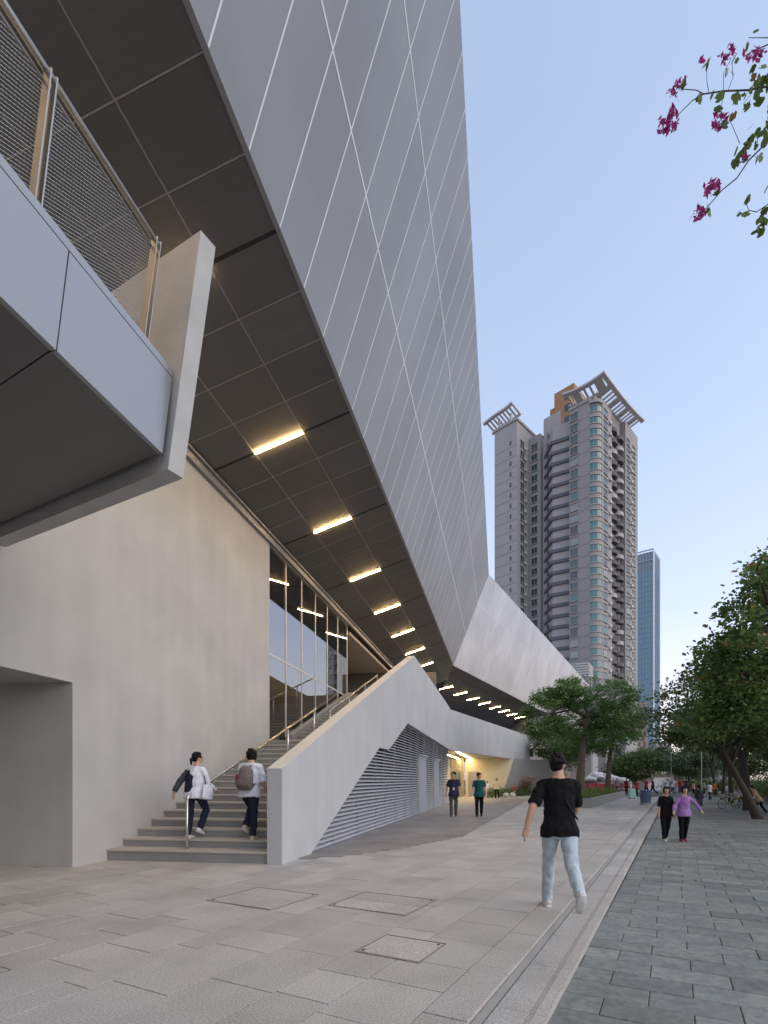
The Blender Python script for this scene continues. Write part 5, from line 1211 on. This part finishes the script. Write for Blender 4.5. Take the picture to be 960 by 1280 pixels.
# bicycles
def bicycle(label, pos, rz, col):
    b = thing('bicycle', label, 'bicycle', pos, rz, 'bicycles parked by the street trees')
    def wheel(x):
        w_ = MB(); n = 22
        rg = [[Vector((x+(.31+.018*math.cos(a))*math.cos(t), .018*math.sin(a), .33+(.31+.018*math.cos(a))*math.sin(t))) for a in [2*math.pi*q/6 for q in range(6)]] for t in [2*math.pi*q/n for q in range(n+1)]]
        w_.loft(rg); wo = w_.build('wheel', 'dark', b, True, local=True)
        r_ = MB(); rg = [[Vector((x+(.285+.008*math.cos(a))*math.cos(t), .010*math.sin(a), .33+(.285+.008*math.cos(a))*math.sin(t))) for a in [2*math.pi*q/4 for q in range(4)]] for t in [2*math.pi*q/n for q in range(n+1)]]; r_.loft(rg); r_.build('rim', 'steel_dull', wo, local=True)
        s_ = MB()
        for q in range(12): t = 2*math.pi*q/12; s_.tube([(x, 0, .33), (x+.285*math.cos(t), 0, .33+.285*math.sin(t))], .004, 3, False)
        stuff(s_.build('spokes', 'steel_dull', wo, local=True))
    wheel(-.52); wheel(.52)
    f_ = MB(); bbk, st_, hd = Vector((-.06, 0, .30)), Vector((-.22, 0, .80)), Vector((.36, 0, .82))
    for p, q in ((bbk, st_), (bbk, hd-ZV*.1), (st_-ZV*.06, hd), (bbk, Vector((-.52, 0, .33))), (st_-ZV*.1, Vector((-.52, 0, .33))), (hd+Vector((-.02, 0, .12)), Vector((.52, 0, .33)))): f_.tube([p, q], .022, 7)
    f_.build('frame', col, b, True, local=True)
    s_ = MB(); s_.ell((-.25, 0, .90), .13, .075, .035, 10, 6); s_.tube([st_, st_+ZV*.09], .014, 6); s_.build('saddle', 'dark', b, True, local=True)
    h_ = MB(); h_.tube([(.30, -.27, 1.03), (.36, -.2, 1.03), (.36, 0, .99), (.36, .2, 1.03), (.30, .27, 1.03)], .013, 6); h_.tube([(.36, 0, .99), (.36, 0, .90)], .015, 6); h_.build('handlebar', 'trim', b, True, local=True)
    k_ = MB(); k_.box((.50, -.16, .72), (.26, 0, 0), (0, .32, 0), (0, 0, .22)); k_.build('basket', 'trim', b, local=True)
    p_ = MB(); p_.tube([(-.06, -.09, .30), (-.06, .09, .30)], .012, 6); p_.tube([(-.06, .09, .30), (.09, .09, .22)], .010, 5); p_.tube([(-.06, -.09, .30), (-.21, -.09, .38)], .010, 5); p_.build('crank', 'trim', b, local=True)
v = S(37.5, 3.2, pz(37.5)); bicycle('parked bicycle with cream frame, on the open pavement side of the rack', v, R(190), mat('bike_cream', (.50, .45, .30), .4))
v = S(38.6, 4.1, pz(38)); bicycle('parked bicycle with yellow frame behind the cream one', v, R(200), mat('bike_yellow', (.55, .38, .06), .4))
v = S(41.0, 4.3, pz(38)); bicycle('parked bicycle with dark frame nearest the thick trunk', v, R(170), mat('bike_dark', (.05, .05, .055), .4))
# hedge shrubs and a kiosk across the verge
for k in range(14):
    b1 = S(26+k*4.0, 8.6+.12*k+random.uniform(-.5, .5), -.45); pt_ = np.array(b1)+rng.normal(size=(1500, 3))*np.array([1.3, 1.2, .55])+np.array([0, 0, .9]); o = obj('hedge_shrub', leaf_mesh(pt_, .13, 'leaf_dark', 'hedge_shrub')); tag(o, 'tall dark shrub in the hedge behind the street trees', 'shrub', 'hedge behind the street trees')
for k in range(9):
    b1 = at(842+k*11, YH, 84+random.uniform(-3, 3)); b1.z = -.45; pt_ = np.array(b1)+rng.normal(size=(900, 3))*np.array([1.0, .9, .55])+np.array([0, 0, .9]); o = obj('hedge_shrub', leaf_mesh(pt_, .16, 'leaf_dark', 'hedge_shrub')); tag(o, 'dark shrub in the hedge closing the end of the pavement', 'shrub', 'hedge at the end of the pavement')
v = S(33, 7.4, -.45); kk = thing('kiosk', 'small dark green kiosk with a pale roof beyond the leaning tree', 'kiosk', v)
MB().box(v, U2*1.6, N2*1.6, ZV*2.1).build('wall', mat('kiosk_green', (.03, .10, .08), .6), kk); MB().box(v-U2*.2-N2*.2+ZV*2.11, U2*2, N2*2, ZV*.14).build('roof', 'crown_white', kk); MB().box(v+N2*.3-U2*.03+ZV*1.0, U2*.03, N2*1.0, ZV*.8).build('hatch', 'crown_white', kk)
# lamp posts
for k, (x, Y, h_, lab) in enumerate(((839, 70, 6.5, 'slim grey lamp post beside the white pavilion'), (877, 74, 7.0, 'slim white lamp post at the end of the pavement'))):
    v = at(x, YH, Y); v.z = -.45; l_ = thing('lamp_post', lab, 'lamp post', v)
    MB().tube([v, v+ZV*h_], [.07, .04], 8).build('pole', 'crown_white' if k else 'trim', l_); MB().tube([v+ZV*h_, v+ZV*(h_+.15)+Vector((-.8, 0, 0))], .03, 6).build('arm', 'trim', l_)
    MB().ell(v+ZV*(h_+.12)+Vector((-.95, 0, 0)), .28, .13, .07, 10, 6).build('lamp_head', 'crown_white', l_)
# timber rail beside the leaning tree
v = S(26.9, 4.1, pz(27)); tr_ = thing('low_rail', 'low rusty rail around the foot of the leaning tree', 'rail', v)
for a in (0, 1.1, 2.2): MB().tube([v+N2*a, v+N2*a+ZV*.42], .03, 6).build('post', 'rust', tr_)
MB().tube([v+ZV*.40-N2*.1, v+N2*2.3+ZV*.40], .03, 6).build('rail', 'rust', tr_)
